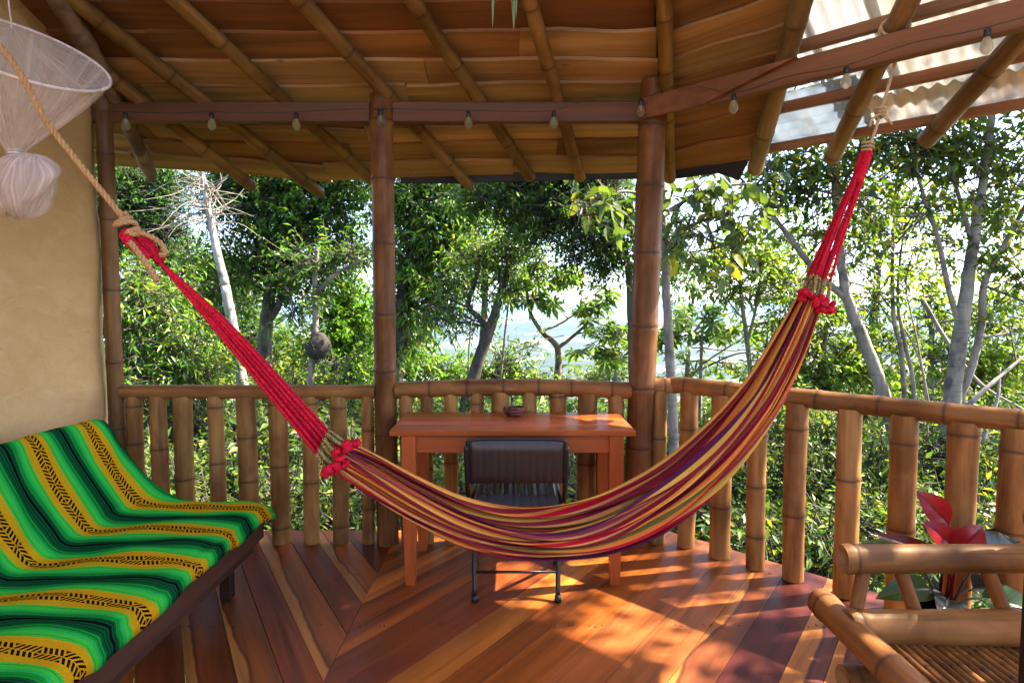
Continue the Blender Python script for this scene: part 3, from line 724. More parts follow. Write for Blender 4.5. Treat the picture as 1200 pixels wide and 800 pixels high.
# ------------------------------------------------------------------ sofa and blanket
def stripes(t, fac, stops):
    return t.ramp(fac, stops, 'CONSTANT')
def blanket_mat():
    t = NT('striped_woven_blanket'); uv = t.n('UVMap'); sp = t.n('SeparateXYZ'); t.l(uv.outputs[0], sp.inputs[0])
    u = sp.outputs[0]; vv = sp.outputs[1]                     # u: metres along the sofa, v: metres over back and seat
    wob = t.math('MULTIPLY', t.math('SUBTRACT', t.noise(t.coord('UV', (3, 60, 1)), 1, 2), .5), .004)
    per = .295; a = t.math('FRACT', t.math('DIVIDE', t.math('ADD', u, wob), per))
    K = (.004, .006, .006); DG = (.004, .09, .028); G = (.010, .31, .035); LG = (.05, .55, .055); Y = (.64, .33, .006); TL = (.02, .45, .10)
    seq = [(.0, K), (.02, DG), (.045, K), (.053, DG), (.085, G), (.11, K), (.117, G), (.15, TL), (.19, LG), (.25, G), (.257, LG), (.285, Y), (.32, (.45, .38, .02)), (.337, Y), (.40, Y), (.53, Y), (.595, (.45, .38, .02)), (.613, Y), (.648, LG), (.675, G), (.682, LG), (.745, TL), (.785, G), (.815, K), (.822, G), (.855, DG), (.895, K), (.903, DG), (.94, K), (.95, DG), (.98, K)]
    c = stripes(t, a, seq)
    # arrow and diamond weave inside the yellow band (centre .465, half width .075)
    b = t.math('DIVIDE', t.math('ABSOLUTE', t.math('SUBTRACT', a, .465)), .082)
    blk = t.math('PINGPONG', vv, .075)
    ph = t.math('FRACT', t.math('ADD', t.math('DIVIDE', blk, .0165), t.math('MULTIPLY', b, .95)))
    on = t.math('MULTIPLY', t.math('LESS_THAN', ph, .6), t.math('LESS_THAN', b, 1.0))
    hole = t.math('LESS_THAN', t.math('ABSOLUTE', t.math('SUBTRACT', b, .0)), .07)
    on = t.math('MULTIPLY', on, t.math('SUBTRACT', 1.0, hole))
    c = t.mix(on, c, (.012, .008, .004))
    fuzz = t.noise(t.coord('UV', (220, 700, 1)), 1, 3); c = t.mix(1.0, c, t.ramp(fuzz, [(.3, .62), (.7, 1.3)]), 'MULTIPLY')
    t.set(color=c, rough=1.0, spec=.03); t.bump(fuzz, 1.0, .006); return t.m
def sofa():
    root = empty('sofa', (-1.6, 1.8, 0), label='low dark wooden sofa along the plaster wall', cat='sofa')
    y0, y1 = .35, 2.80
    cD = (.045, .018, .011)
    W = lambda nm, c, d, rx=0.0, col=cD: link(nm, MB().box((0, 0, 0), (d[1], d[0], d[2]), bev=.004).mesh(nm), DARKW, root, Matrix.Translation(c) @ Matrix.Rotation(rx, 4, 'Y') @ Matrix.Rotation(math.pi / 2, 4, 'Z'), col=col)
    W('front_rail', (-1.172, (y0 + y1) / 2, .325), (.035, y1 - y0, .125))
    W('lower_rail', (-1.205, (y0 + y1) / 2, .235), (.04, y1 - y0 - .1, .05), col=(.035, .014, .009))
    W('rear_rail', (-1.80, (y0 + y1) / 2, .30), (.035, y1 - y0, .12))
    W('back_board', (-1.855, (y0 + y1) / 2, .585), (.03, y1 - y0 - .06, .40), R(-24))
    for y in (y0 + .02, y1 - .02): W('end_rail', (-1.487, y, .31), (.585, .035, .11))
    for k in range(9): W('seat_slat', (-1.487, y0 + .17 + k * .26, .365), (.58, .09, .018))
    for x, yy in ((-1.30, y1 - .07), (-1.30, y0 + .1), (-1.78, y1 - .12), (-1.78, y0 + .12), (-1.30, 1.55)):
        link('leg', MB().box((0, 0, 0), (.25, .05, .05), bev=.004).mesh('leg'), DARKW, root, Matrix.Translation((x, yy, .130)) @ Matrix.Rotation(math.pi / 2, 4, 'Y'), col=(.03, .013, .01))
    pad = MB().box((0, 0, 0), (.54, y1 - y0 - .08, .045), bev=.015).mesh('seat_cushion'); link('seat_cushion', pad, VINYL, root, Matrix.Translation((-1.47, (y0 + y1) / 2, .383)))
    # blanket
    me_v = []; uvs = []; f = []; ny, nv = 96, 60
    prof = spline([(-2.00, .56), (-1.985, .70), (-1.945, .805), (-1.905, .825), (-1.865, .79), (-1.80, .65), (-1.735, .50), (-1.70, .437), (-1.62, .425), (-1.45, .432), (-1.27, .432), (-1.175, .426), (-1.128, .402), (-1.122, .365)], 8)
    sag = spline([(-2.00, .56), (-1.985, .70), (-1.945, .80), (-1.90, .815), (-1.85, .77), (-1.765, .635), (-1.665, .525), (-1.57, .462), (-1.47, .438), (-1.37, .430), (-1.24, .428), (-1.15, .415), (-1.112, .388), (-1.106, .36)], 8)
    def resample(p, n):
        d = np.r_[0, np.cumsum(np.hypot(*np.diff(p, axis=0).T))]; s = np.linspace(0, d[-1], n); return np.c_[np.interp(s, d, p[:, 0]), np.interp(s, d, p[:, 1])], d[-1]
    A, LA = resample(prof, nv + 1); B, _ = resample(sag, nv + 1)
    for i in range(ny + 1):
        y = y0 - .05 + (y1 + .035 - y0 + .05) * i / ny
        w = max(0, (y - (y1 - .22)) / .25) ** 2
        for j in range(nv + 1):
            p = A[j] * (1 - w) + B[j] * w; q = j / nv
            wr = .006 * math.sin(y * 9 + q * 7) + .005 * math.sin(y * 21 - q * 17) + .0035 * math.sin(y * 43 + q * 29) * math.sin(y * 5)
            seat = q > .52; end = max(0, (y - (y1 - .03)) / .06)
            hang = -(.018 * end ** 2)
            yy = y + .012 * math.sin(q * 9 + 1) + (.05 * (q - .5) * end)
            ed = .012 * math.sin(y * 6.5) + .006 * math.sin(y * 17)
            me_v.append((p[0] + (0 if seat else wr) + (ed if j > nv - 3 else 0), yy, p[1] + (wr if seat else 0) + hang * (1 if q > .3 else .3) + (ed if j > nv - 3 else 0)))
            uvs.append((y + .025 * math.sin(q * 5.2) + .012 * math.sin(q * 11 + y * 2) + .075, q * LA))
    for i in range(ny):
        for j in range(nv): f.append((i * (nv + 1) + j, (i + 1) * (nv + 1) + j, (i + 1) * (nv + 1) + j + 1, i * (nv + 1) + j + 1))
    me = mesh('blanket', me_v, f, True); uvl = me.uv_layers.new(name='UVMap')
    li = np.empty(len(me.loops), np.int32); me.loops.foreach_get('vertex_index', li); uvl.data.foreach_set('uv', np.array(uvs, np.float32)[li].ravel())
    bl = link('blanket', me, blanket_mat(), label='green, yellow and black striped woven blanket over the sofa', cat='blanket')
    md = bl.modifiers.new('thickness', 'SOLIDIFY'); md.thickness = .006; md.offset = 1
sofa()

# ------------------------------------------------------------------ hammock
HA, HB = Vector((-2.1, 1.95, 0)), Vector((1.65, 2.6, 0)); HN = Vector((-(HB - HA).y, (HB - HA).x, 0)).normalized()
def hp(x, y, d=0.0):
    """point of the hammock's hanging plane, d metres in front of it"""
    r = ray(x, y); k = HN.dot(HA) / HN.dot(r); p = Vector((0, 0, CAM_H)) + r * k; return p - HN * d
def twisted(pts, r, strands=3, pitch=.055, n=10):
    P = spline(pts, n); d = np.r_[0, np.cumsum(np.linalg.norm(np.diff(P, axis=0), axis=1))]
    m = max(8, int(d[-1] / (pitch / 7))); s = np.linspace(0, d[-1], m); Q = np.c_[[np.interp(s, d, P[:, k]) for k in range(3)]].T
    T = np.gradient(Q, axis=0); T /= np.linalg.norm(T, axis=1)[:, None] + 1e-9
    ref = np.array([.3, .9, .1]); a = np.cross(T, ref); a /= np.linalg.norm(a, axis=1)[:, None]; b = np.cross(T, a)
    mb = MB()
    for k in range(strands):
        w = 2 * math.pi * (s / pitch + k / strands)
        mb.tube(Q + (a * np.cos(w)[:, None] + b * np.sin(w)[:, None]) * r * .52, r * .56, 6)
    return mb
def hammock_mat():
    t = NT('striped_hammock_cloth'); uv = t.n('UVMap'); sp = t.n('SeparateXYZ'); t.l(uv.outputs[0], sp.inputs[0])
    P = (.12, .02, .07); PK = (.42, .07, .11); MR = (.25, .022, .035); O = (.76, .24, .05); YE = (.72, .42, .08); OL = (.20, .18, .04); RD = (.58, .01, .03); BK = (.012, .006, .012); PC = (.72, .30, .11)
    seq = [P, YE, MR, O, PK, PC, MR, O, YE, MR, O, RD, PC, MR, O, YE, MR, PC, OL, O, RD, PC, MR, O, PK, YE, RD, P, PC, O, MR, P]
    ws = [1, .8, 1.1, .7, .9, .5, 1.2, .8, .5, 1, .7, .9, .4, 1.2, .8, .5, .9, .6, 1.1, .8, .5, 1.3, 1, .6, .5, 1.1, .7, .6, 1.3, 1., .8, 1.]
    cs = np.r_[0, np.cumsum(ws)]; cs = cs / cs[-1]
    v = t.math('PINGPONG', t.math('MULTIPLY', sp.outputs[1], 1.75), 1.0)
    c = t.ramp(v, [(float(cs[i]), seq[i]) for i in range(32)], 'CONSTANT')
    th = t.noise(t.coord('UV', (900, 160, 1)), 1, 2); c = t.mix(1.0, c, t.ramp(th, [(.3, .75), (.7, 1.25)]), 'MULTIPLY')
    t.set(color=c, rough=.95, spec=.06); t.bump(th, .9, .004)
    tr = t.n('BsdfTranslucent'); t.l(c, tr.inputs['Color']); mx = t.n('MixShader'); mx.inputs[0].default_value = .12
    t.l(t.b.outputs[0], mx.inputs[1]); t.l(tr.outputs[0], mx.inputs[2]); t.l(mx.outputs[0], t.out.inputs['Surface']); return t.m
def braidmat():
    t = NT('multicoloured_braid'); n = t.noise(t.coord('Object'), 95, 2); c = t.ramp(n, [(0, (.02, .012, .012)), (.42, (.35, .26, .06)), (.5, (.03, .03, .015)), (.56, (.45, .30, .12)), (.62, (.12, .13, .03)), (.68, (.3, .02, .04))], 'CONSTANT'); t.set(color=c, rough=.9); t.bump(n, .7, .004); return t.m
BRAID = braidmat()
def hammock():
    root = empty('hammock', (0.1, 2.33, .37), label='multicoloured striped hammock slung across the deck', cat='hammock')
    U = [(405, 519), (440, 534), (489, 560), (537, 583), (583, 597), (625, 600), (667, 593), (716, 578), (780, 545), (835, 500), (880, 447), (912, 393), (937, 346)]
    Lw = [(391, 551), (425, 574), (480, 608), (535, 633), (586, 645), (640, 650), (700, 646), (752, 630), (803, 600), (848, 560), (896, 499), (932, 432), (960, 360)]
    nu, nv = 150, 176
    Us = spline(U, 16); Ls = spline(Lw, 16); m = len(Us)
    v = []; uvs = []
    for i in range(nu + 1):
        t = i / nu; k = t * (m - 1)
        ux, uy = np.interp(k, range(m), Us[:, 0]), np.interp(k, range(m), Us[:, 1]); lx, ly = np.interp(k, range(m), Ls[:, 0]), np.interp(k, range(m), Ls[:, 1])
        a = hp(ux, uy); b = hp(lx, ly); w = b - a; W = w.length; up = -w.normalized()
        belly = math.sin(math.pi * min(1, max(0, t))) ** .6
        near_drop = .10 + .20 * math.exp(-((t - .44) / .17) ** 2)      # near edge hangs lower so the far side shows
        for j in range(nv + 1):
            q = j / nv
            D = .025 + .045 * belly
            if q < .56:                                               # near panel, top to bottom
                s = q / .56; h = near_drop + (1 - near_drop) * (1 - (1 - s) ** 1.25); dep = D * (.35 + .65 * math.cos(s * math.pi / 2 * .98))
            else:                                                     # far panel, bottom to top
                s = (q - .56) / .44; h = 1 - s ** 1.1; dep = -D * .75 * math.sin(s * math.pi / 2)
            fold = (.0115 * belly + .0085) * (math.sin(q * 64 + 3.0 * math.sin(t * 5 + q * 4)) + .6 * math.sin(q * 31 + t * 7 + 1.5 * math.sin(t * 9)))
            fall = .006 * belly * math.sin(q * 47 + t * 11)
            p = a + w * h - HN * (dep + fold) + up * fall
            v.append(tuple(p)); uvs.append((t * 2.2, min(1, q + .004 * math.sin(t * 6 + q * 20))))
    f = [(i * (nv + 1) + j, (i + 1) * (nv + 1) + j, (i + 1) * (nv + 1) + j + 1, i * (nv + 1) + j + 1) for i in range(nu) for j in range(nv)]
    me = mesh('cloth', v, f, True); uvl = me.uv_layers.new(name='UVMap')
    li = np.empty(len(me.loops), np.int32); me.loops.foreach_get('vertex_index', li); uvl.data.foreach_set('uv', np.array(uvs, np.float32)[li].ravel())
    cl = link('cloth', me, hammock_mat(), root); md = cl.modifiers.new('thickness', 'SOLIDIFY'); md.thickness = .003
    # cords: body edge -> gather -> ring
    for side in (0, 1):
        if side == 0: e0, e1 = (405, 517), (389, 551); g0, g1 = (385, 503), (372, 530); mid0, mid1 = (262, 372), (252, 384); ring = (158, 279); n = 20
        else: e0, e1 = (938, 347), (961, 363); g0, g1 = (947, 322), (966, 332); mid0, mid1 = (975, 268), (984, 272); ring = (1016, 181); n = 14
        for k in range(n):
            s = (k + .5) / n; dd = .045 * math.sin(s * math.pi * 3 + k); lp = lambda a, b: (a[0] + (b[0] - a[0]) * s, a[1] + (b[1] - a[1]) * s)
            pe, pg, pm = lp(e0, e1), lp(g0, g1), lp(mid0, mid1)
            jit = random.uniform(-3, 3)
            path = [hp(*pg, dd), hp(pm[0] + jit, pm[1] + jit, dd * .5), hp(ring[0] + (s - .5) * 9, ring[1] + (s - .5) * -3, dd * .25)]
            link('suspension_cord', MB().tube(spline(path, 7), [.0058] * 8 + [.0048] * 7, 6).mesh('suspension_cord', True), RED, root)
            bp = [hp(*pe, dd), hp((pe[0] + pg[0]) / 2 + random.uniform(-3, 3), (pe[1] + pg[1]) / 2 + random.uniform(-3, 3), dd + .01), hp(*pg, dd)]
            link('braided_loop', MB().tube(spline(bp, 4), .0075, 6).mesh('braided_loop', True), BRAID, root)
        # red wool knots at the cloth edge
        spots = [(.05, 10), (.35, -4), (.62, 6), (.95, -8)] if side == 0 else [(.0, -6), (.35, 3), (.7, 0), (1., 4)]
        for q, o2 in spots:
            px = e0[0] + (e1[0] - e0[0]) * q + o2 * .5 + (3 if side == 0 else 0); py = e0[1] + (e1[1] - e0[1]) * q - abs(o2) * .3
            c = hp(px, py, .05); mb = MB()
            for _ in range(7):
                d = Vector((random.gauss(0, 1), random.gauss(0, 1), random.gauss(0, 1))).normalized() * .016; e = Vector((random.gauss(0, 1), random.gauss(0, .5), random.gauss(0, 1))).normalized() * .02
                mb.tube(spline([c + d - e, c + d * 1.5, c + d + e], 4), [.005, .009, .011, .0115, .0115, .0115, .011, .009, .005], 7)
            link('wool_knot', mb.mesh('wool_knot', True), RED, root)
        if side == 0:
            link('end_loop', MB().tube(spline([hp(178, 304, .03), hp(163, 290, .034), hp(150, 277, .02), hp(158, 273, 0), hp(172, 286, -.01), hp(188, 306, .0)], 6), [.018] * 30 + [.02], 9).mesh('end_loop', True), RED, root)
        else:
            link('end_loop', MB().tube(spline([hp(1003, 215, .01), hp(1011, 192, .012), hp(1017, 174, .005), hp(1013, 182, -.012), hp(1002, 216, -.01)], 6), .014, 9).mesh('end_loop', True), RED, root)
hammock()
def ropes():
    r0 = empty('hammock_rope', hp(150, 268), label='brown twisted sisal rope tied to the left hammock end', cat='rope')
    link('rope_line', twisted([(-2.26, 1.93, 2.60), hp(-20, 36), hp(60, 150), hp(150, 262)], .0105, 3, .06).mesh('rope_line', True), ROPE, r0)
    c = hp(151, 269); ax = (hp(170, 296) - hp(135, 245)).normalized(); s1 = ax.cross(HN).normalized()
    pts = []
    for i in range(64):
        a = i / 63; w = a * 2 * math.pi * 4.6; rr = .019 + .008 * math.sin(a * math.pi)
        pts.append(c + ax * (-.055 + .105 * a) + (s1 * math.cos(w) + HN * math.sin(w)) * rr + ax * .010 * math.sin(w * .5))
    link('knot', twisted(pts, .0098, 3, .05, 2).mesh('knot', True), ROPE, r0)
    link('rope_tail', twisted([hp(158, 270, .01), hp(180, 278, .02), hp(193, 288, .02), hp(196, 298, .02), hp(190, 299, .02)], .0095, 3, .05).mesh('rope_tail', True), ROPE, r0)
    link('rope_tail', twisted([hp(160, 285, .05), hp(172, 300, .055), hp(184, 317, .055), hp(191, 330, .05)], .0105, 3, .05).mesh('rope_tail', True), ROPE, r0)
    r1 = empty('hammock_rope', hp(1030, 138), label='pale rope hanging the right hammock end from a rafter', cat='rope')
    a = Vector((1.552, 2.545, 2.481))                               # round the rafter
    link('rope_line', twisted([hp(1062, 20), hp(1052, 62), hp(1040, 105), hp(1033, 128)], .0065, 3, .045).mesh('rope_line', True), ROPE2, r1)
    top = hp(1062, 20); rd = (Vector((1.731, 3.379, 2.133)) - Vector((1.534, 2.453, 2.519))).normalized(); e1 = rd.orthogonal().normalized(); e2 = rd.cross(e1)
    rc = Vector((1.534, 2.453, 2.519)) + rd * ((top - Vector((1.534, 2.453, 2.519))).dot(rd))
    link('hitch', twisted([rc + rd * (-.02 + .04 * i / 30) + (e1 * math.cos(i / 30 * 4 * math.pi) + e2 * math.sin(i / 30 * 4 * math.pi)) * .051 for i in range(31)], .0065, 3, .045, 2).mesh('hitch', True), ROPE2, r1)
    link('rope_line', twisted([rc + (top - rc).normalized() * .05, (top + rc) / 2 + Vector((0, 0, -.03)), hp(1060, 30)], .0065, 3, .045).mesh('rope_line', True), ROPE2, r1)
    pts = [hp(1032, 130) + Vector((.022 * math.cos(i * .8) * (1 - i / 60), .022 * math.sin(i * .8), .015 - i * .0016)) for i in range(28)]
    link('knot', twisted(pts, .006, 3, .04, 2).mesh('knot', True), ROPE2, r1)
    link('rope_line', twisted([hp(1030, 138), hp(1026, 152), hp(1020, 168), hp(1017, 178)], .0065, 3, .045).mesh('rope_line', True), ROPE2, r1)
    for k, (x, y) in enumerate(((1016, 150), (1042, 147), (1036, 143))):
        link('rope_tail', twisted([hp(1029, 134, .01), hp((1029 + x) / 2 + (k - 1) * 5, 142, .02), hp(x, y, .015)], .005, 3, .04).mesh('rope_tail', True), ROPE2, r1)
    pts = [hp(1017, 171) + Vector((.021 * math.cos(i * .7), .021 * math.sin(i * .7), .02 - i * .0016)) for i in range(26)]
    link('whipping', twisted(pts, .005, 3, .03, 2).mesh('whipping', True), ROPE2, r1)
ropes()

# ------------------------------------------------------------------ mosquito net bundled up on its hoop
def net():
    root = empty('mosquito_net', (-1.95, 2.3, 1.9), label='bundled white mosquito net hanging by the plaster wall', cat='mosquito net')
    Y0 = 2.30; k = Y0 / 720
    c = at(18, 72, Y0); knot = at(18, 182, Y0 - .02); apex = at(14, 34, Y0 + .05)
    # tilted hoop
    ax1 = (at(118, 106, Y0) - at(-80, 10, Y0)); cc = (at(118, 106, Y0) + at(-80, 10, Y0)) / 2; a1 = ax1 / 2
    a2 = Vector((.03, .20, .10))
    hoop = [cc + a1 * math.cos(w) + a2 * math.sin(w) for w in np.linspace(0, 2 * math.pi, 49)]
    link('hoop', MB().tube(hoop, .0055, 7).mesh('hoop', True), NETHOOP, root)
    def skirt(name, top, bot_c, bot_r, n_v, curve, dens, folds):
        v = []; uvs = []; nu = 96
        for j in range(n_v + 1):
            q = j / n_v
            for i in range(nu + 1):
                w = 2 * math.pi * i / nu; h = cc + a1 * math.cos(w) + a2 * math.sin(w)
                e = bot_c + Vector((math.cos(w) * bot_r, math.sin(w) * bot_r, 0)); s = q ** curve
                p = h.lerp(e, s); g = 1 + .10 * math.sin(w * folds + q * 2) * math.sin(q * math.pi) + .05 * math.sin(w * 23 + q * 5) * q
                ctr = cc.lerp(bot_c, s); p = ctr + (p - ctr) * g
                v.append(p); uvs.append((i / nu, q))
        f = [(j * (nu + 1) + i, j * (nu + 1) + i + 1, (j + 1) * (nu + 1) + i + 1, (j + 1) * (nu + 1) + i) for j in range(n_v) for i in range(nu)]
        me = mesh(name, v, f, True); uvl = me.uv_layers.new(name='UVMap'); li = np.empty(len(me.loops), np.int32); me.loops.foreach_get('vertex_index', li)
        uvl.data.foreach_set('uv', np.array(uvs, np.float32)[li].ravel()); return link(name, me, NET, root, dens=dens)
    skirt('netting', None, knot, .02, 14, .92, .85, 11)
    skirt('netting', None, knot + Vector((-.01, .01, .0)), .014, 14, 1.1, .5, 7)
    skirt('canopy_top', None, apex, .015, 8, 1.0, .7, 5)
    for b in range(4):                                              # loose bundle below the knot
        v = []; uvs = []; nu, nvv = 64, 22; bc = at(26 + b * 3 - 3, 217 + b, Y0 - .01); rx = .09 - .009 * b
        for j in range(nvv + 1):
            q = j / nvv; z = math.cos(q * math.pi); rr = math.sin(q * math.pi) ** .8
            for i in range(nu + 1):
                w = 2 * math.pi * i / nu
                g = 1 + .20 * math.sin(w * 2 + b * 1.3 + q * 3.5) + .16 * math.sin(w * 3 - b * 2 + q * 5) + .09 * math.sin(w * 5 + b * 2 + q * 7) + .08 * math.sin(w * 11 + q * 9 + b) + .05 * math.sin(q * 22 + w * 3)
                v.append(bc + Vector((rx * rr * g * math.cos(w) + .03 * z + .02 * math.sin(q * 5 + b * 2), rx * rr * g * math.sin(w),   .111 * z * (1 + .05 * math.sin(w * 4)))))
                uvs.append((i / nu, q))
        f = [(j * (nu + 1) + i, j * (nu + 1) + i + 1, (j + 1) * (nu + 1) + i + 1, (j + 1) * (nu + 1) + i) for j in range(nvv) for i in range(nu)]
        me = mesh('net_bundle', v, f, True); uvl = me.uv_layers.new(name='UVMap'); li = np.empty(len(me.loops), np.int32); me.loops.foreach_get('vertex_index', li)
        uvl.data.foreach_set('uv', np.array(uvs, np.float32)[li].ravel()); link('net_bundle', me, NET, root, dens=1.25)
    pts = [knot + Vector((.026 * math.cos(i * .9), .026 * math.sin(i * .9), -.012 + i * .0014)) for i in range(22)]
    link('tie_cord', MB().tube(pts, .004, 6).mesh('tie_cord', True), NETHOOP, root)
    link('hanging_cord', MB().tube([apex, apex + Vector((-.06, 0, .75))], .003, 6).mesh('hanging_cord', True), NETHOOP, root)
net()

# ------------------------------------------------------------------ low bamboo armchair at the lower right
def lounge():
    root = empty('bamboo_armchair', (1.45, 1.75, 0), label='low bamboo armchair with slatted seat at the right edge', cat='armchair')
    col = (.28, .125, .04); dk = (.21, .09, .028)
    ya, yb = 2.0, 1.20                                             # far and near side
    for y in (ya, yb):
        bamboo('armrest', (1.10, y, .50), (1.86, y, .50), .047, root, col=col, nodes=[.035, .62], sides=20)
        bamboo('side_rail', (1.095, y - .06, .295), (1.82, y - .06, .295), .058, root, col=col, nodes=[.03, .56], sides=20)
        for x0, x1 in ((1.135, 1.175), (1.335, 1.295), (1.63, 1.585)):
            bamboo('arm_strut', (x0, y - .03, .325), (x1, y, .465), .022, root, col=dk, nodes=[])
        bamboo('foot_rail', (1.09, y - .05, .110), (1.85, y - .05, .110), .050, root, col=dk, nodes=[.04, .5], sides=18)
        for x in (1.22, 1.74): bamboo('leg', (x, y - .02, .002), (x, y - .02, .27), .036, root, col=dk, nodes=[.1])
        bamboo('back_post', (1.79, y, .25), (1.93, y, 1.0), .04, root, col=col, spacing=.3)
    bamboo('front_rail', (1.10, 2.13, .290), (1.10, 1.10, .290), .048, root, col=col, nodes=[.05, .42, .78], sides=20)
    bamboo('back_rail', (1.84, 2.12, .60), (1.84, 1.09, .60), .045, root, col=col, nodes=[.3, .7], sides=18)
    bamboo('back_rail', (1.91, 2.05, .95), (1.91, 1.14, .95), .04, root, col=col, nodes=[.3, .7], sides=18)
    x = 1.185; k = 0
    while x < 1.80:
        bamboo('seat_slat', (x, 1.925, .262 - .05 * (x - 1.18)), (x, 1.24, .268 - .05 * (x - 1.18)), .0125, root, col=(.23, .105, .035), spacing=.16, sides=8); x += .0285
    for k in range(11): bamboo('back_slat', (1.80 - .0, 1.93 - k * .065, .36), (1.89, 1.93 - k * .065, .93), .0125, root, col=dk, spacing=.2, sides=8)
lounge()

# ------------------------------------------------------------------ potted red-leaved plant
def blade(L, W, curl, fold, tipx=.5, n=12, m=6, wav=.0):
    v = []; f = []
    for i in range(n + 1):
        t = i / n; w = W * math.sin(math.pi * min(1, t ** tipx)) ** .85 if t < 1 else 0
        for j in range(-m, m + 1):
            s = j / m; ang = curl * t
            x = L * (math.sin(ang) / curl if abs(curl) > 1e-3 else t); z = -L * ((1 - math.cos(ang)) / curl if abs(curl) > 1e-3 else 0)
            v.append((x, s * w * math.cos(fold), z + abs(s) * w * math.sin(fold) + wav * math.sin(t * 17 + s * 4) * w * abs(s)))
    k = 2 * m + 1
    for i in range(n):
        for j in range(2 * m): f.append((i * k + j, (i + 1) * k + j, (i + 1) * k + j + 1, i * k + j + 1))
    return v, f
def leafblade(name, a, b, rib, trans=.35, rough=.25):
    t = NT(name); tc = t.n('TexCoord'); s = t.n('SeparateXYZ'); t.l(tc.outputs['Object'], s.inputs[0])
    n = t.noise(t.coord('Object', (14, 14, 14)), 1, 4); c = t.mix(t.ramp(n, [(.35, 0.), (.65, 1.)]), a, b)
    ay = t.math('ABSOLUTE', s.outputs[1]); ribm = t.math('LESS_THAN', ay, .0025)
    vein = t.math('FRACT', t.math('MULTIPLY', t.math('SUBTRACT', s.outputs[0], t.math('MULTIPLY', ay, .8)), 60.)); vm = t.math('MULTIPLY', t.math('LESS_THAN', vein, .12), .5)
    c = t.mix(t.math('MAXIMUM', ribm, vm), c, rib); t.set(color=c, rough=rough, spec=.6)
    tr = t.n('BsdfTranslucent'); t.l(t.mix(1.0, c, (1.3, 1.0, .8), 'MULTIPLY'), tr.inputs['Color']); mx = t.n('MixShader'); mx.inputs[0].default_value = trans
    t.l(t.b.outputs[0], mx.inputs[1]); t.l(tr.outputs[0], mx.inputs[2]); t.l(mx.outputs[0], t.out.inputs['Surface']); t.bump(vm, .4, .004); return t.m
LRED = leafblade('glossy_red_leaf', (.22, .006, .012), (.36, .014, .016), (.16, .01, .01)); LMAR = leafblade('maroon_brown_leaf', (.06, .013, .01), (.12, .025, .015), (.16, .04, .03)); LDG = leafblade('dark_bronze_green_leaf', (.014, .028, .014), (.035, .05, .025), (.12, .09, .06)); LG2 = leafblade('glossy_green_leaf', (.03, .09, .02), (.06, .15, .03), (.12, .2, .06))
def plant():
    bx, by = 1.66, 2.30
    root = empty('potted_plant', (bx, by, 0), label='potted plant with glossy red leaves behind the bamboo armchair', cat='plant')
    prof = [(.0, .07), (.004, .078), (.12, .10), (.15, .11), (.165, .112), (.165, .098), (.14, .094)]
    link('pot', MB().tube([(bx, by, z + .002) for z, _ in prof], [r for _, r in prof], 22).mesh('pot', True), CLAY, root)
    link('soil', MB().tube([(bx, by, .13), (bx, by, .145)], .093, 18).mesh('soil'), BARK['dark'], root)
    def leaf(base, direction, side_up, L, W, mat, curl=.5, fold=.35, wav=.0, name='leaf', tipx=.62):
        base = Vector(base); d = Vector(direction).normalized()
        v, f = blade(L, W, curl, fold, tipx, wav=wav); link(name, mesh(name, v, f, True), mat, root, frame(d, side_up, base))
        s0 = Vector((bx + random.uniform(-.02, .02), by + random.uniform(-.02, .02), .14))
        link('stem', MB().tube(spline([s0, s0.lerp(base, .5) + Vector((0, 0, .03)), base], 5), [.006] * 6 + [.004] * 5, 7).mesh('stem', True), mat, root)
    leaf(at(1112, 614, 2.26), (-.66, 0, .75), (.1, -1, .1), .165, .052, LRED, .3, .22, tipx=.8)
    leaf(at(1124, 648, 2.20), (-.68, -.05, .74), (.2, -1, .25), .165, .050, LRED, .5, .2, tipx=.85)
    leaf(at(1119, 648, 2.19), (.72, -.05, .66), (-.2, -1, .3), .155, .056, LRED, .5, .2, tipx=.8)
    leaf(at(1106, 655, 2.24), (-.95, .0, .42), (.35, -.8, .8), .29, .036, LMAR, .25, .4)
    leaf(at(1128, 650, 2.24), (.95, -.1, .22), (-.1, -1, .55), .26, .075, LDG, .5, .2, .12)
    leaf(at(1150, 655, 2.30), (.8, .2, .40), (0, -1, .6), .24, .075, LDG, .8, .25, .1)
    leaf(at(1090, 690, 2.30), (-.8, -.2, .15), (0, -.7, 1), .22, .06, LG2, .9, .3)
    leaf(at(1110, 700, 2.28), (-.3, -.5, .25), (0, -.6, 1), .2, .06, LDG, 1.0, .3)
    leaf(at(1150, 700, 2.28), (.6, -.4, .1), (0, -.6, 1), .22, .07, LG2, .9, .3)
    leaf(at(1140, 690, 2.34), (.9, .1, .1), (0, -.6, 1), .24, .07, LDG, .9, .3)
    leaf(at(1062, 640, 2.38), (-.9, .0, .12), (0, -.6, 1), .20, .03, LG2, .5, .3)
plant()

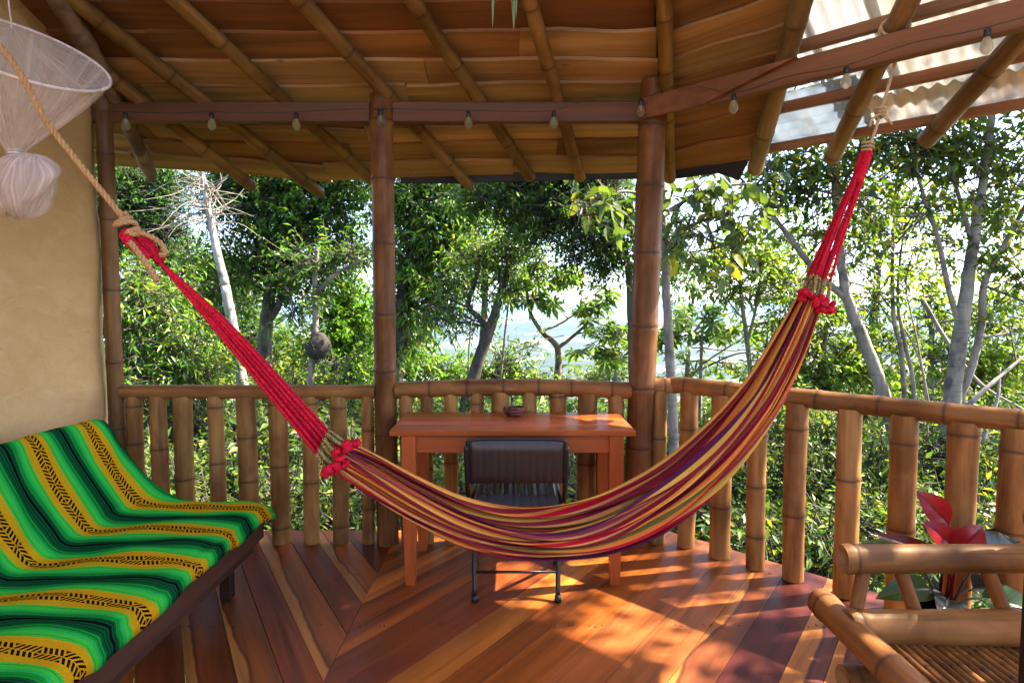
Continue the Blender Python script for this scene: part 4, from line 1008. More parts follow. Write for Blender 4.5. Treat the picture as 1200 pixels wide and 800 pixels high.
# ------------------------------------------------------------------ door jamb at the right edge, trailing plant above
jb = empty('door_jamb', (.978, 1.0, 0), label='dark door jamb close by at the right edge of the view', cat='door frame')
link('jamb_post', MB().box((0, 0, 0), (2.6, .16, .12), bev=.006).mesh('jamb_post'), DARKW, jb, Matrix.Translation((.978, 1.0, 1.302)) @ Matrix.Rotation(-math.pi / 2, 4, 'Y'), col=(.012, .007, .007))
link('stop_bead', MB().box((0, 0, 0), (2.6, .03, .03), bev=.003).mesh('stop_bead'), DARKW, jb, Matrix.Translation((.985, 1.077, 1.302)) @ Matrix.Rotation(-math.pi / 2, 4, 'Y'), col=(.012, .007, .007))
def trailing():
    root = empty('hanging_plant', (-.02, 1.9, 2.55), label='green spiky leaf tips hanging from above at the top edge', cat='plant')
    prof = [(2.46, .04), (2.465, .05), (2.56, .075), (2.57, .078)]
    link('pot', MB().tube([(-.02, 1.9, z) for z, _ in prof], [r for _, r in prof], 18).mesh('pot', True), CLAY, root)
    for a in range(3):
        w = a * 2.09; link('cord', MB().tube([(-.02 + .075 * math.cos(w), 1.9 + .075 * math.sin(w), 2.565), (-.02, 1.9, 3.0), (-.02, 1.9, 3.19)], .003, 6).mesh('cord', True), ROPE2, root)
    for (x, y), L, W, d, up in (((577, 32), .33, .012, (-.02, 0, -1), (0, -1, 0)), ((602, 34), .36, .022, (.0, 0, -1), (0, -1, 0)), ((607, 22), .33, .014, (.03, .1, -1), (.3, -1, 0)), ((590, 2), .25, .014, (.0, .3, -1), (.3, -1, 0))):
        tip = at(x, y, 1.88); dd = Vector(d).normalized(); v, f = blade(L, W, .12, .5, .45)
        link('leaf', mesh('leaf', v, f, True), LG2, root, frame(dd, up, tip - dd * L))
trailing()

# ------------------------------------------------------------------ vegetation
def norm(a): return a / (np.linalg.norm(a, axis=-1, keepdims=True) + 1e-9)
def fast_mesh(name, verts, tris):
    me = bpy.data.meshes.new(name); V = np.asarray(verts, np.float32); F = np.asarray(tris, np.int32)
    me.vertices.add(len(V)); me.vertices.foreach_set('co', V.ravel())
    me.loops.add(F.size); me.loops.foreach_set('vertex_index', F.ravel())
    me.polygons.add(len(F)); me.polygons.foreach_set('loop_start', np.arange(0, F.size, 3, dtype=np.int32)); me.polygons.foreach_set('loop_total', np.full(len(F), 3, np.int32))
    me.update(calc_edges=True); return me
def leaf_geo(P, D, N, L, W, fold=.18, broad=False):
    S = norm(np.cross(D, N)); N = np.cross(S, D); n = len(P); L = L[:, None]; W = W[:, None]
    tip = P + D * L - N * L * .10
    if broad:
        v = np.stack([P, P + D * L * .25 + S * W * .5 + N * W * fold, P + D * L * .62 + S * W * .46 + N * W * fold * .6, tip, P + D * L * .62 - S * W * .46 + N * W * fold * .6, P + D * L * .25 - S * W * .5 + N * W * fold], 1)
        t = np.array([(0, 1, 2), (0, 2, 3), (0, 3, 4), (0, 4, 5)])
    else:
        v = np.stack([P, P + D * L * .42 + S * W * .5 + N * W * fold, tip, P + D * L * .42 - S * W * .5 + N * W * fold], 1)
        t = np.array([(0, 1, 2), (0, 2, 3)])
    k = v.shape[1]; return v.reshape(-1, 3), (t[None] + (np.arange(n) * k)[:, None, None]).reshape(-1, 3)
def palm_geo(P, D, N, L, lobes=7):
    """lobed leaf: rhombic lobes spread like fingers round the stalk end"""
    S = norm(np.cross(D, N)); N = np.cross(S, D); vs = []
    for k in range(lobes):
        a = (k / (lobes - 1) - .5) * R(250); d = D * math.cos(a) + S * math.sin(a); d = norm(d - N * .28); s = norm(np.cross(d, N)); l = (L * (1 - .28 * abs(k / (lobes - 1) - .5) * 2))[:, None]; w = l * .30
        vs.append(np.stack([P, P + d * l * .58 + s * w * .5 - N * l * .02, P + d * l - N * l * .12, P + d * l * .58 - s * w * .5 - N * l * .02], 1))
    v = np.concatenate(vs, 1).reshape(-1, 3)          # per leaf: lobes*4 vertices
    t = np.array([(4 * k + a, 4 * k + b, 4 * k + c) for k in range(lobes) for a, b, c in ((0, 1, 2), (0, 2, 3))])
    n = len(P)
    # weld the lobes of one leaf at the stalk so that it is one island
    for k in range(1, lobes): t[t == 4 * k] = 0
    return v, (t[None] + (np.arange(n) * lobes * 4)[:, None, None]).reshape(-1, 3)
def unit(n): return norm(rng.normal(size=(n, 3)))
def crown_geo(clumps, kind, L, W, cover=2.4, per=10, droop=.35, twig=.38, shape='leaf', tw=True):
    """clumps: (centre, radii) ; returns leaf geometry and twig geometry"""
    LV, LT, TV, TT = [], [], [], []; nv = 0; tn = 0
    for c, rad, cv in clumps:
        c = np.array(c); rad = np.array(rad)
        area = math.pi * rad[0] * max(rad[2], rad[1] * .5); la = (.42 * L * W if shape != 'palm' else 1.0 * L * L)
        nt = max(3, int(1.5 * cover * cv * area / la / per))
        u = unit(nt); r = rng.random(nt)[:, None] ** .42; bump = 1 + .28 * np.sin(u[:, :1] * 5 + c[0]) * np.sin(u[:, 2:] * 4 + c[2])
        p = c + u * r * rad * bump
        o = norm(u * rad / rad.max() + np.array([0, 0, .12]) + rng.normal(size=(nt, 3)) * .45)
        tl = twig * rng.uniform(.6, 1.25, nt)
        if tw:
            a = p - o * tl[:, None] * 1.1; b = p + o * tl[:, None] * .9; s = norm(np.cross(o, np.array([.2, .3, .9]))); q = np.cross(o, s); th = .0035 + .004 * rng.random(nt)[:, None]
            ring = [s, -.5 * s + .87 * q, -.5 * s - .87 * q]
            TV.append(np.stack([a + x * th * 1.5 for x in ring] + [b + x * th * .5 for x in ring], 1).reshape(-1, 3))
            f = np.array([(0, 1, 4), (0, 4, 3), (1, 2, 5), (1, 5, 4), (2, 0, 3), (2, 3, 5)]); TT.append((f[None] + (np.arange(nt) * 6)[:, None, None] + tn).reshape(-1, 3)); tn += nt * 6
        k = per; t = np.tile(np.linspace(-.3, 1, k), nt)[:, None]; O = np.repeat(o, k, 0); TL = np.repeat(tl, k)[:, None]
        P = np.repeat(p, k, 0) + O * TL * t + rng.normal(size=(nt * k, 3)) * .015
        side = norm(np.cross(O, unit(nt * k)))
        D = norm(O * .55 + side * .95 + np.array([0, 0, -droop])); N = norm(np.array([0, 0, 1.0]) + unit(nt * k) * .75)
        sz = rng.uniform(.5, 1.3, nt * k)
        if shape == 'palm': v, tr = palm_geo(P, D, norm(np.array([0, 0, 1.]) + unit(nt * k) * .45), L * sz)
        else: v, tr = leaf_geo(P, D, N, L * sz, W * sz, broad=(shape == 'broad'))
        LV.append(v); LT.append(tr + nv); nv += len(v)
    return np.concatenate(LV), np.concatenate(LT), (np.concatenate(TV) if TV else None), (np.concatenate(TT) if TT else None)
def px_clump(x, y, Y, rx, ry, cv=1.0, dz=None):
    c = at(x, y, Y); k = Y / FPX; return (tuple(c), (rx * k * 1.12, (dz if dz else (rx + ry) / 2 * k), ry * k * 1.12), cv)
def limb_path(pts, n=6, wob=.005):
    P = []
    for x, y, Y, r in pts: q = at(x, y, Y); P.append((q.x, q.y, q.z, r))
    s = spline(P, n); s[1:-1, :3] += rng.normal(size=(len(s) - 2, 3)) * wob * s[1:-1, 3:4] / .1
    s[:, 3] = np.maximum(s[:, 3], .004); return s
TREES = 0
def tree(name, label, trunks, clumps, leaf='dark', L=.10, W=.045, bk='grey', cover=2.4, group='trees around the deck', droop=.35, twig=.38, shape='leaf', root_down=True, per=10, limbs=True, cat='tree', more=()):
    paths = [limb_path(t) for t in trunks]; main = paths[0]
    if root_down:
        b = main[0].copy(); g = float(ground(b[0], b[1])) - .15
        if b[2] > g:
            n = max(2, int((b[2] - g) / .5)); lean = (main[0] - main[2])[:2] * .5
            add = np.array([[b[0] + lean[0] * (1 - i / n), b[1] + lean[1] * (1 - i / n), g + (b[2] - g) * i / n, b[3] * (1.35 - .3 * i / n)] for i in range(n)]); main = np.vstack([add, main]); paths[0] = main
    base = main[0][:3]
    root = empty(name, tuple(base), label=label, cat=cat, group=group)
    mb = MB()
    for q in paths: mb.tube(q[:, :3], list(q[:, 3]), 9 if q[0, 3] > .05 else 6)
    if not clumps:
        link('trunk', mb.mesh('trunk', True), BARK[bk], root); return root
    cl = [px_clump(*c) for c in clumps] + list(more)
    if limbs:
        lb = mb; allp = np.vstack(paths)
        for c, rad, cv in cl:
            c = np.array(c); d = np.linalg.norm(allp[:, :3] - c, axis=1) + np.maximum(0, allp[:, 2] - c[2]) * 1.2; k = int(np.argmin(d)); s = allp[k]
            if d[k] > 6: continue
            r0 = min(s[3] * .6, .012 + .012 * d[k]); m = (s[:3] + c) / 2 + rng.normal(size=3) * .10 * d[k] + np.array([0, 0, .08 * d[k]])
            pth = spline([tuple(s[:3]), tuple(m), tuple(c)], 5); lb.tube(pth, list(np.linspace(r0, .006, len(pth))), 6, False)
            for _ in range(5):
                e = c + unit(1)[0] * np.array(rad) * .85; t0 = pth[rng.integers(4, len(pth))]; mm = (t0 + e) / 2 + rng.normal(size=3) * .06
                lb.tube(spline([tuple(t0), tuple(mm), tuple(e)], 3), [.009, .008, .007, .006, .005, .004, .003], 4, False)
    link('trunk', mb.mesh('trunk', True), BARK[bk], root)
    v, t, tv, tt = crown_geo(cl, leaf, L, W, cover, per, droop, twig, shape)
    link('crown', fast_mesh('crown', v, t), LEAF[leaf], root)
    if tv is not None and len(tv) > 60: link('twigs', fast_mesh('twigs', tv, tt), BARK['dark'], root, kind='stuff')
    return root

# --- left of the first post
wt = tree('pale_trunked_tree', 'tree with a whitewashed trunk and bare grey twigs behind the red cords',
     [[(300, 560, 9, .085), (288, 470, 9, .08), (276, 400, 9, .075), (264, 335, 9, .068)], [(264, 335, 9, .066), (252, 285, 9, .055), (244, 245, 9, .045), (238, 215, 9, .035), (236, 170, 9, .02)]], [], bk='white')
tg = MB()
for _ in range(85):
    t = rng.random(); b = at(246 - 8 * t, 262 - 60 * t, 9); a = rng.uniform(0, 2 * math.pi); l = rng.uniform(25, 85)
    e = at(246 - 8 * t + l * math.cos(a) * 1.0 - 12, 262 - 60 * t + l * .62 * math.sin(a), 9 + rng.uniform(-.7, .7)); m = (b + e) / 2 + Vector(rng.normal(size=3) * .09)
    tg.tube(spline([tuple(b), tuple(m), tuple(e)], 5), list(np.linspace(.009, .003, 11)), 4, False)
link('bare_twigs', tg.mesh('bare_twigs', True), BARK['dead'], wt)
tree('dense_evergreen_tree', 'dense dark evergreen tree above the left railing', [[(310, 470, 11, .13), (311, 390, 11, .12), (318, 335, 11, .10), (330, 270, 11, .07), (338, 215, 11, .05)], [(312, 380, 11, .07), (330, 350, 11, .06), (345, 300, 11, .04), (370, 260, 11, .03)]],
     [(300, 235, 11, 50, 34), (345, 275, 11, 48, 40), (300, 300, 11, 40, 36), (375, 235, 11, 48, 30), (330, 210, 11, 60, 26), (270, 215, 11.4, 42, 28), (345, 330, 11, 40, 26, .8), (395, 290, 11, 30, 34), (260, 330, 11.6, 34, 40, .7), (400, 210, 11, 40, 26), (330, 150, 11, 90, 40, .6)], 'dark', .115, .05, 'dark', 2.5)
nt = tree('slender_tree', 'slender mottled tree carrying a dark round nest', [[(362, 480, 8.4, .045), (366, 420, 8.4, .045), (370, 375, 8.4, .042), (369, 335, 8.4, .036), (372, 290, 8.4, .026)], [(369, 345, 8.4, .03), (395, 320, 8.4, .026), (430, 303, 8.4, .018)]],
     [(365, 305, 8.4, 34, 22, .7), (412, 300, 8.4, 26, 16, .6), (345, 360, 8.4, 22, 22, .6), (390, 425, 8.4, 24, 20, .6)], 'dark', .10, .042, 'grey', 2.0)
ne = MB(); c = at(372, 405, 8.35)
ne.tube([c + Vector((0, 0, z)) for z in (-.19, -.17, -.10, 0, .10, .17, .19)], [.02, .09, .15, .175, .15, .09, .02], 12)
nest = link('nest', ne.mesh('nest', True), NESTM, label='dark round nest on the slender mottled trunk', cat='nest')
tree('bright_young_tree', 'bright sunlit green tree just left of the first post', [[(412, 500, 13, .06), (412, 420, 13, .055), (408, 350, 13, .035)]],
     [(405, 345, 13, 30, 28), (420, 385, 13, 28, 30), (395, 405, 13, 34, 28), (415, 435, 13, 34, 26), (375, 440, 13, 32, 22), (395, 370, 13, 30, 26)], 'bright', .11, .055, 'grey', 2.4)
tree('feathery_tree', 'feathery fine-leaved tree in the upper left corner by the wall', [[(96, 470, 9.5, .08), (104, 380, 9.5, .07), (120, 290, 9.5, .05), (140, 225, 9.5, .03)]],
     [(140, 215, 9.5, 30, 20), (165, 235, 9.5, 34, 26), (185, 215, 9.5, 26, 16), (135, 260, 9.5, 26, 26, .8), (190, 265, 9.8, 26, 24, .7), (110, 200, 9.5, 40, 30)], 'fern', .055, .016, 'grey', 2.6, droop=.1, twig=.45, per=16)
tree('glossy_shrub_tree', 'pale glossy bushy tree beside the plaster wall corner', [[(150, 480, 8, .05), (155, 400, 8, .045), (162, 340, 8, .03)]],
     [(150, 330, 8, 28, 26, .8), (175, 360, 8, 40, 26, .8), (140, 385, 8, 30, 26), (200, 400, 8.2, 42, 24), (160, 430, 8, 44, 24), (225, 435, 8.4, 44, 24), (205, 340, 8.6, 26, 22, .6)], 'mango', .13, .034, 'pale', 2.2, droop=.6)
tree('background_tree', 'dim broad tree far behind the whitewashed trunk', [[(215, 480, 15, .12), (215, 380, 15, .11), (218, 300, 15, .08)]],
     [(200, 300, 15, 42, 32), (240, 330, 15, 40, 36), (190, 360, 15, 40, 34), (260, 390, 15, 40, 36), (300, 400, 15, 44, 40), (340, 420, 15, 46, 34), (280, 340, 15, 36, 32), (150, 290, 15, 40, 34)], 'dark', .15, .07, 'dark', 1.9)
tree('yellow_bush', 'yellow-green sunlit bush low behind the left railing', [[(300, 520, 12, .03), (300, 450, 12, .025)]],
     [(250, 430, 12, 34, 18), (300, 440, 12, 40, 18), (345, 445, 12, 36, 18), (200, 450, 12, 40, 16)], 'yellow', .11, .05, 'grey', 1.8, cat='bush')
# --- between the posts
tree('long_leaved_tree', 'large glossy long-leaved tree right of the first post', [[(462, 480, 10.5, .13), (466, 400, 10.5, .12), (474, 330, 10.5, .09), (488, 260, 10.5, .06)]],
     [(505, 235, 10.5, 44, 34), (545, 255, 10.5, 32, 36), (480, 280, 10.5, 38, 36), (520, 295, 10.5, 42, 28), (475, 225, 10.5, 36, 30), (550, 215, 10.5, 30, 20), (478, 340, 10.7, 32, 32), (520, 335, 10.5, 28, 20, .7), (474, 395, 10.7, 26, 30), (505, 365, 10.5, 22, 18, .6), (510, 160, 10.5, 70, 40, .6)], 'mango', .17, .045, 'dark', 2.5, droop=.7)
tree('curved_tree', 'tree with a dark crooked forked trunk above the table', [[(546, 470, 9, .095), (560, 425, 9, .09), (573, 388, 9, .082), (585, 350, 9, .06), (596, 312, 9, .045), (604, 270, 9, .03)], [(574, 386, 9, .05), (560, 371, 9, .046), (549, 358, 9, .04), (556, 332, 9, .034), (566, 300, 9, .026)], [(590, 345, 9, .02), (606, 340, 9, .016), (622, 334, 9, .010)], [(548, 360, 9, .02), (530, 352, 9, .016), (512, 342, 9, .010)]],
     [(600, 290, 9, 32, 22), (565, 300, 9, 26, 18), (625, 310, 9, 24, 16, .7), (540, 335, 9, 30, 16, .5), (585, 330, 9, 34, 20, .5), (520, 365, 9, 30, 16, .5), (545, 378, 9, 26, 14, .4)], 'mango', .12, .034, 'dark', 2.0, droop=.7)
tree('thin_pole_tree', 'thin straight stem beside the crooked trunk', [[(584, 470, 9.6, .022), (589, 420, 9.6, .021), (594, 370, 9.6, .019), (599, 330, 9.6, .015)], [(588, 425, 9.6, .014), (606, 412, 9.6, .012), (628, 404, 9.6, .008)]],
     [(598, 322, 9.6, 22, 14, .6), (622, 405, 9.6, 15, 10, .5)], 'dark', .10, .05, 'grey', 1.6)
tree('thin_pole_tree', 'thin bare stem left of the crooked trunk', [[(548, 470, 10, .018), (549, 420, 10, .017), (552, 380, 10, .014), (556, 340, 10, .01)]], [(558, 330, 10, 18, 12, .5)], 'mango', .10, .04, 'grey', 1.4)
tree('overhanging_tree', 'dark fine-leaved tree hanging in from the second post', [[(742, 480, 8.2, .06), (740, 380, 8.2, .055), (734, 300, 8.2, .045), (712, 245, 8.2, .03), (680, 215, 8.2, .02)]],
     [(610, 225, 8.2, 40, 20), (650, 240, 8.2, 42, 26), (690, 265, 8.2, 38, 28), (640, 270, 8.2, 30, 18, .8), (720, 290, 8.2, 26, 32, .8), (672, 300, 8.2, 22, 16, .6), (600, 255, 8.2, 24, 18, .7), (735, 250, 8.2, 30, 30), (650, 180, 8.2, 90, 34, .6), (790, 290, 8.2, 26, 40, .5), (570, 230, 8.2, 30, 22), (630, 205, 8.2, 40, 18), (700, 210, 8.2, 40, 24), (705, 310, 8.2, 22, 18, .7)], 'dark', .095, .036, 'dark', 2.3)
tree('lobed_leaf_tree', 'small forked tree with lobed leaves against the valley', [[(653, 520, 12, .075), (653, 450, 12, .07), (653, 408, 12, .062), (636, 390, 12, .045), (622, 368, 12, .036), (617, 340, 12, .026)], [(653, 408, 12, .045), (668, 397, 12, .036), (688, 378, 12, .028), (698, 352, 12, .02)], [(634, 388, 12, .025), (655, 380, 12, .022), (675, 366, 12, .016), (684, 350, 12, .012)]],
     [(614, 330, 12, 18, 8), (640, 328, 12, 20, 9), (668, 326, 12, 22, 9), (694, 335, 12, 20, 10), (704, 352, 12, 16, 8), (650, 350, 12, 22, 8, .8), (628, 352, 12, 16, 8, .8), (680, 362, 12, 18, 8, .8), (606, 348, 12, 16, 8, .7), (718, 392, 12, 12, 6, .7), (640, 312, 12, 26, 10, .8)], 'palm', .30, .2, 'brown', 2.6, shape='palm', per=4, twig=.3)
tree('lobed_leaf_tree', 'little lobed-leaf tree left of the second post', [[(722, 500, 10.5, .035), (722, 440, 10.5, .03), (721, 402, 10.5, .02)]],
     [(712, 392, 10.5, 16, 7), (728, 385, 10.5, 16, 7), (720, 410, 10.5, 20, 8), (700, 418, 10.5, 16, 7), (738, 400, 10.5, 14, 8)], 'palm', .26, .2, 'grey', 1.6, shape='palm', per=4, twig=.25)
tree('background_tree', 'hazy mid-green tree far behind the crooked trunk', [[(560, 520, 17, .12), (566, 400, 17, .1), (570, 300, 17, .07)]],
     [(575, 225, 17, 36, 28), (610, 260, 17, 34, 26), (545, 290, 17, 34, 30), (580, 310, 17, 34, 22, .7), (650, 225, 17, 40, 26), (500, 320, 17, 36, 34), (690, 245, 17, 36, 28, .8), (530, 370, 17, 26, 22, .5), (470, 380, 17, 30, 40)], 'far', .17, .08, 'dark', 1.7)
tree('sunlit_bush', 'sunlit yellow-green bush low between post and crooked trunk', [[(490, 520, 15, .04), (492, 450, 15, .03)]],
     [(480, 428, 15, 30, 18), (510, 432, 15, 32, 18), (540, 440, 15, 28, 16), (460, 440, 15, 30, 18)], 'bright', .13, .06, 'grey', 2.0, cat='bush')
tree('leafy_bush', 'dark leafy bush at the foot of the crooked trunk', [[(600, 520, 10, .03), (600, 460, 10, .025)]], [(590, 425, 10, 22, 20, .8), (608, 440, 10, 24, 16), (575, 448, 10, 30, 14)], 'mango', .10, .035, 'grey', 2.0, cat='bush')
# --- right of the second post
tree('big_leaved_tree', 'near tree with broad grey-green leaves under the eave', [[(790, 520, 5.6, .045), (784, 400, 5.6, .042), (779, 300, 5.6, .036), (776, 215, 5.6, .03), (780, 120, 5.6, .02)], [(778, 290, 5.6, .02), (815, 262, 5.5, .016), (860, 250, 5.4, .010)], [(778, 240, 5.6, .018), (740, 225, 5.4, .014), (700, 228, 5.3, .008)], [(778, 250, 5.6, .02), (830, 222, 5.4, .014), (880, 215, 5.3, .010)]],
     [(705, 232, 5.3, 34, 20, .7), (680, 250, 5.3, 22, 16, .5), (820, 225, 5.3, 36, 18, .8), (855, 245, 5.3, 36, 22, .8), (810, 262, 5.4, 34, 20, .7), (870, 268, 5.4, 28, 20, .7), (795, 290, 5.5, 24, 20, .5), (835, 285, 5.4, 28, 16, .5)], 'broad', .15, .07, 'grey', 1.5, shape='broad', per=7, droop=.5, twig=.3)
tree('lobed_leaf_tree', 'small lobed-leaf tree right of the second post', [[(820, 520, 10, .035), (821, 440, 10, .03), (823, 385, 10, .02)], [(821, 428, 10, .02), (845, 412, 10, .016), (872, 395, 10, .01)]],
     [(802, 376, 10, 18, 8), (838, 374, 10, 20, 8), (822, 364, 10, 22, 8), (856, 386, 10, 18, 8), (792, 392, 10, 14, 7), (822, 398, 10, 26, 8, .7)], 'palm', .27, .2, 'grey', 1.6, shape='palm', per=4, twig=.25)
tree('two_stemmed_tree', 'slim two-stemmed tree with yellow-green leaves left of the hammock end', [[(884, 500, 9, .04), (880, 440, 9, .036), (874, 390, 9, .032), (868, 340, 9, .026), (866, 295, 9, .018)], [(876, 400, 9, .024), (886, 360, 9, .02), (893, 320, 9, .014), (898, 285, 9, .01)], [(872, 375, 9, .014), (850, 350, 9, .010), (832, 335, 9, .006)]],
     [(866, 300, 9, 32, 22, .8), (895, 300, 9, 30, 24, .8), (845, 330, 9, 26, 16, .6), (885, 345, 9, 32, 16, .6), (912, 375, 9, 30, 22, .7), (925, 330, 9, 26, 26, .7), (838, 300, 9, 26, 18, .6), (900, 420, 9, 26, 20, .7)], 'yellow', .12, .045, 'grey', 1.8, droop=.6)
tree('leaning_tree', 'grey leaning trunk with a long left branch beside the hammock end', [[(1068, 600, 7, 0.0796), (1050, 515, 7, 0.0762), (1032, 452, 7, 0.0729), (1008, 388, 7, 0.0663), (992, 348, 7, 0.0564), (984, 290, 7, 0.0464), (978, 215, 7, 0.0365), (970, 140, 7, 0.0298), (960, 60, 7, 0.0199)], [(994, 352, 7, 0.0398), (972, 333, 7, 0.0365), (945, 305, 7, 0.0331), (915, 265, 7, 0.0265), (888, 232, 7, 0.0185), (860, 200, 7, 0.0106)], [(980, 240, 7, 0.0199), (1000, 190, 7, 0.0166), (1030, 150, 7, 0.0106)]],
     [(985, 195, 7, 40, 26, .8), (945, 225, 7, 36, 24, .8), (930, 200, 7, 40, 22, .8), (1010, 235, 7, 30, 22, .6), (960, 275, 7, 28, 20, .5), (905, 235, 7, 34, 22, .7), (1020, 180, 7, 34, 22, .8), (970, 120, 7, 70, 40, .6), (900, 190, 7, 30, 24, .7), (1000, 300, 7.3, 26, 20, .5)], 'olive', .12, .055, 'pale', 1.9, droop=.5)
tree('pale_branching_tree', 'stout pale trunk with several rising branches behind the right railing', [[(1104, 640, 6.5, 0.0928), (1110, 540, 6.5, 0.0895), (1116, 470, 6.5, 0.0848), (1122, 415, 6.5, 0.0782), (1131, 352, 6.5, 0.0663), (1140, 290, 6.5, 0.0544), (1151, 220, 6.5, 0.0411), (1162, 140, 6.5, 0.0331), (1170, 40, 6.5, 0.0265)],
      [(1124, 470, 6.5, 0.0398), (1140, 425, 6.5, 0.0398), (1150, 380, 6.5, 0.0365), (1154, 330, 6.5, 0.0331), (1178, 285, 6.5, 0.0265), (1205, 235, 6.5, 0.0199), (1240, 170, 6.5, 0.0133)], [(1126, 385, 6.5, 0.0298), (1112, 340, 6.5, 0.0265), (1098, 275, 6.5, 0.0225), (1078, 215, 6.5, 0.0173), (1064, 150, 6.5, 0.0133), (1050, 80, 6.5, 0.0106)], [(1140, 290, 6.5, 0.0265), (1125, 235, 6.5, 0.0199), (1112, 185, 6.5, 0.0133), (1105, 130, 6.5, 0.0093)], [(1154, 335, 6.5, 0.0166), (1180, 345, 6.5, 0.0133), (1215, 360, 6.5, 0.0099)]],
     [(1075, 185, 6.5, 36, 24, .9), (1120, 170, 6.5, 38, 26, .9), (1165, 170, 6.5, 38, 26, .9), (1195, 200, 6.5, 34, 28, .8), (1060, 160, 6.5, 40, 24, .8), (1140, 230, 6.5, 34, 20, .5), (1190, 265, 6.5, 34, 22, .6), (1165, 310, 6.5, 26, 16, .5), (1195, 330, 6.5, 30, 22, .6), (1080, 250, 6.5, 26, 18, .4), (1195, 390, 6.5, 26, 18, .4),
      (1100, 40, 6.5, 60, 40, .5), (1180, 30, 6.5, 60, 40, .5), (1240, 90, 6.5, 50, 50, .6), (1150, -60, 6.5, 70, 40, .35), (1240, -60, 6.6, 60, 50, .4), (1080, -70, 6.6, 60, 40, .35), (1320, -20, 6.8, 60, 60, .5), (1200, -180, 6.6, 80, 50, .3), (1330, -160, 6.8, 80, 60, .4)], 'olive', .125, .06, 'pale', 1.9, droop=.5,
     more=[((x, y, z), (.95, .85, .75), .21) for x, y, z in ((5.9, 2.6, 4.6), (5.9, 3.6, 5.4), (5.7, 4.6, 4.8), (6.0, 3.2, 6.3), (6.0, 4.4, 6.2), (5.8, 1.8, 5.6), (6.0, 5.2, 5.6))])
tree('thin_stemmed_tree', 'clump of thin grey stems between the two pale trunks', [[(1066, 560, 7.6, 0.0331), (1060, 470, 7.6, 0.0305), (1056, 410, 7.6, 0.0279), (1047, 370, 7.6, 0.0252), (1046, 300, 7.6, 0.0199), (1050, 220, 7.6, 0.0133), (1060, 150, 7.6, 0.0093)], [(1074, 540, 7.6, 0.0265), (1070, 450, 7.6, 0.0252), (1060, 400, 7.6, 0.0225), (1052, 350, 7.6, 0.0173), (1058, 280, 7.6, 0.0119), (1072, 210, 7.6, 0.0080)], [(1088, 520, 7.6, 0.0133), (1080, 430, 7.6, 0.0119), (1050, 370, 7.6, 0.0093), (1010, 320, 7.6, 0.0066), (985, 300, 7.6, 0.0047)], [(1090, 480, 7.6, 0.0119), (1075, 400, 7.6, 0.0106), (1062, 330, 7.6, 0.0080), (1080, 270, 7.6, 0.0059)]],
     [(1040, 215, 7.6, 30, 22, .6), (1070, 240, 7.6, 28, 20, .5), (1030, 270, 7.6, 28, 20, .5), (1065, 310, 7.6, 28, 20, .5), (1030, 340, 7.6, 28, 18, .5)], 'yellow', .10, .045, 'grey', 1.6, droop=.5)
tree('yellow_leaved_tree', 'yellow-green backlit tree behind the leaning trunk', [[(960, 520, 10, .06), (962, 440, 10, .055), (968, 380, 10, .04)]],
     [(950, 400, 10, 34, 24), (985, 425, 10, 36, 24), (935, 435, 10, 34, 20), (1010, 440, 10, 34, 20), (970, 370, 10, 26, 18, .7), (1040, 400, 10, 34, 24, .7), (1020, 360, 10, 30, 20, .6), (955, 455, 10, 40, 16)], 'yellow', .12, .055, 'grey', 1.9, droop=.5)
tree('yellow_leaved_tree', 'yellow-green backlit tree behind the stout pale trunk', [[(1090, 540, 10.5, .06), (1090, 450, 10.5, .055), (1092, 380, 10.5, .04)]],
     [(1085, 370, 10.5, 34, 24, .8), (1150, 375, 10.5, 36, 26, .8), (1180, 420, 10.5, 36, 24), (1100, 420, 10.5, 36, 22, .9), (1080, 330, 10.5, 34, 24, .6), (1195, 360, 10.5, 36, 30, .8), (1150, 440, 10.5, 40, 20)], 'yellow', .13, .06, 'grey', 1.8, droop=.5)
tree('background_tree', 'olive tree far behind the right railing trunks', [[(1010, 560, 16, .14), (1020, 420, 16, .12), (1030, 300, 16, .08)]],
     [(1000, 250, 16, 44, 34, .5), (1050, 280, 16, 40, 34, .5), (1130, 290, 16, 44, 36, .5), (1180, 250, 16, 44, 36, .5), (1100, 240, 16, 40, 30, .5), (960, 330, 16, 34, 28, .5), (920, 280, 16, 34, 28, .4), (1190, 450, 16, 44, 30), (1080, 455, 16, 44, 24), (1130, 460, 16, 44, 24)], 'olive', .17, .08, 'dark', 1.8)
tree('airy_tree', 'airy light-leaved tree against the pale sky right of the second post', [[(800, 560, 13, .06), (805, 440, 13, .05), (812, 350, 13, .03), (815, 300, 13, .02)], [(806, 400, 13, .03), (840, 350, 13, .02), (860, 310, 13, .012)]],
     [(790, 320, 13, 30, 22, .7), (830, 330, 13, 30, 20, .7), (800, 360, 13, 26, 16, .5), (855, 350, 13, 28, 18, .6), (790, 420, 13, 26, 16, .8), (860, 300, 13, 34, 22, .7), (850, 425, 13, 30, 16, .8), (800, 445, 13, 40, 14), (920, 300, 13, 36, 30, .8), (945, 345, 13, 34, 26, .8), (900, 440, 13, 40, 18), (920, 400, 13, 30, 22, .7)], 'palm', .20, .2, 'grey', 1.5, shape='palm', per=5, twig=.35)
tree('green_bush', 'low green bush showing over the rail left of the second post', [[(715, 520, 15, .03), (715, 460, 15, .025)]], [(690, 446, 15, 26, 9), (722, 440, 15, 26, 11), (665, 452, 15, 24, 7), (630, 450, 15, 22, 8)], 'far', .13, .06, 'grey', 1.8, cat='bush')
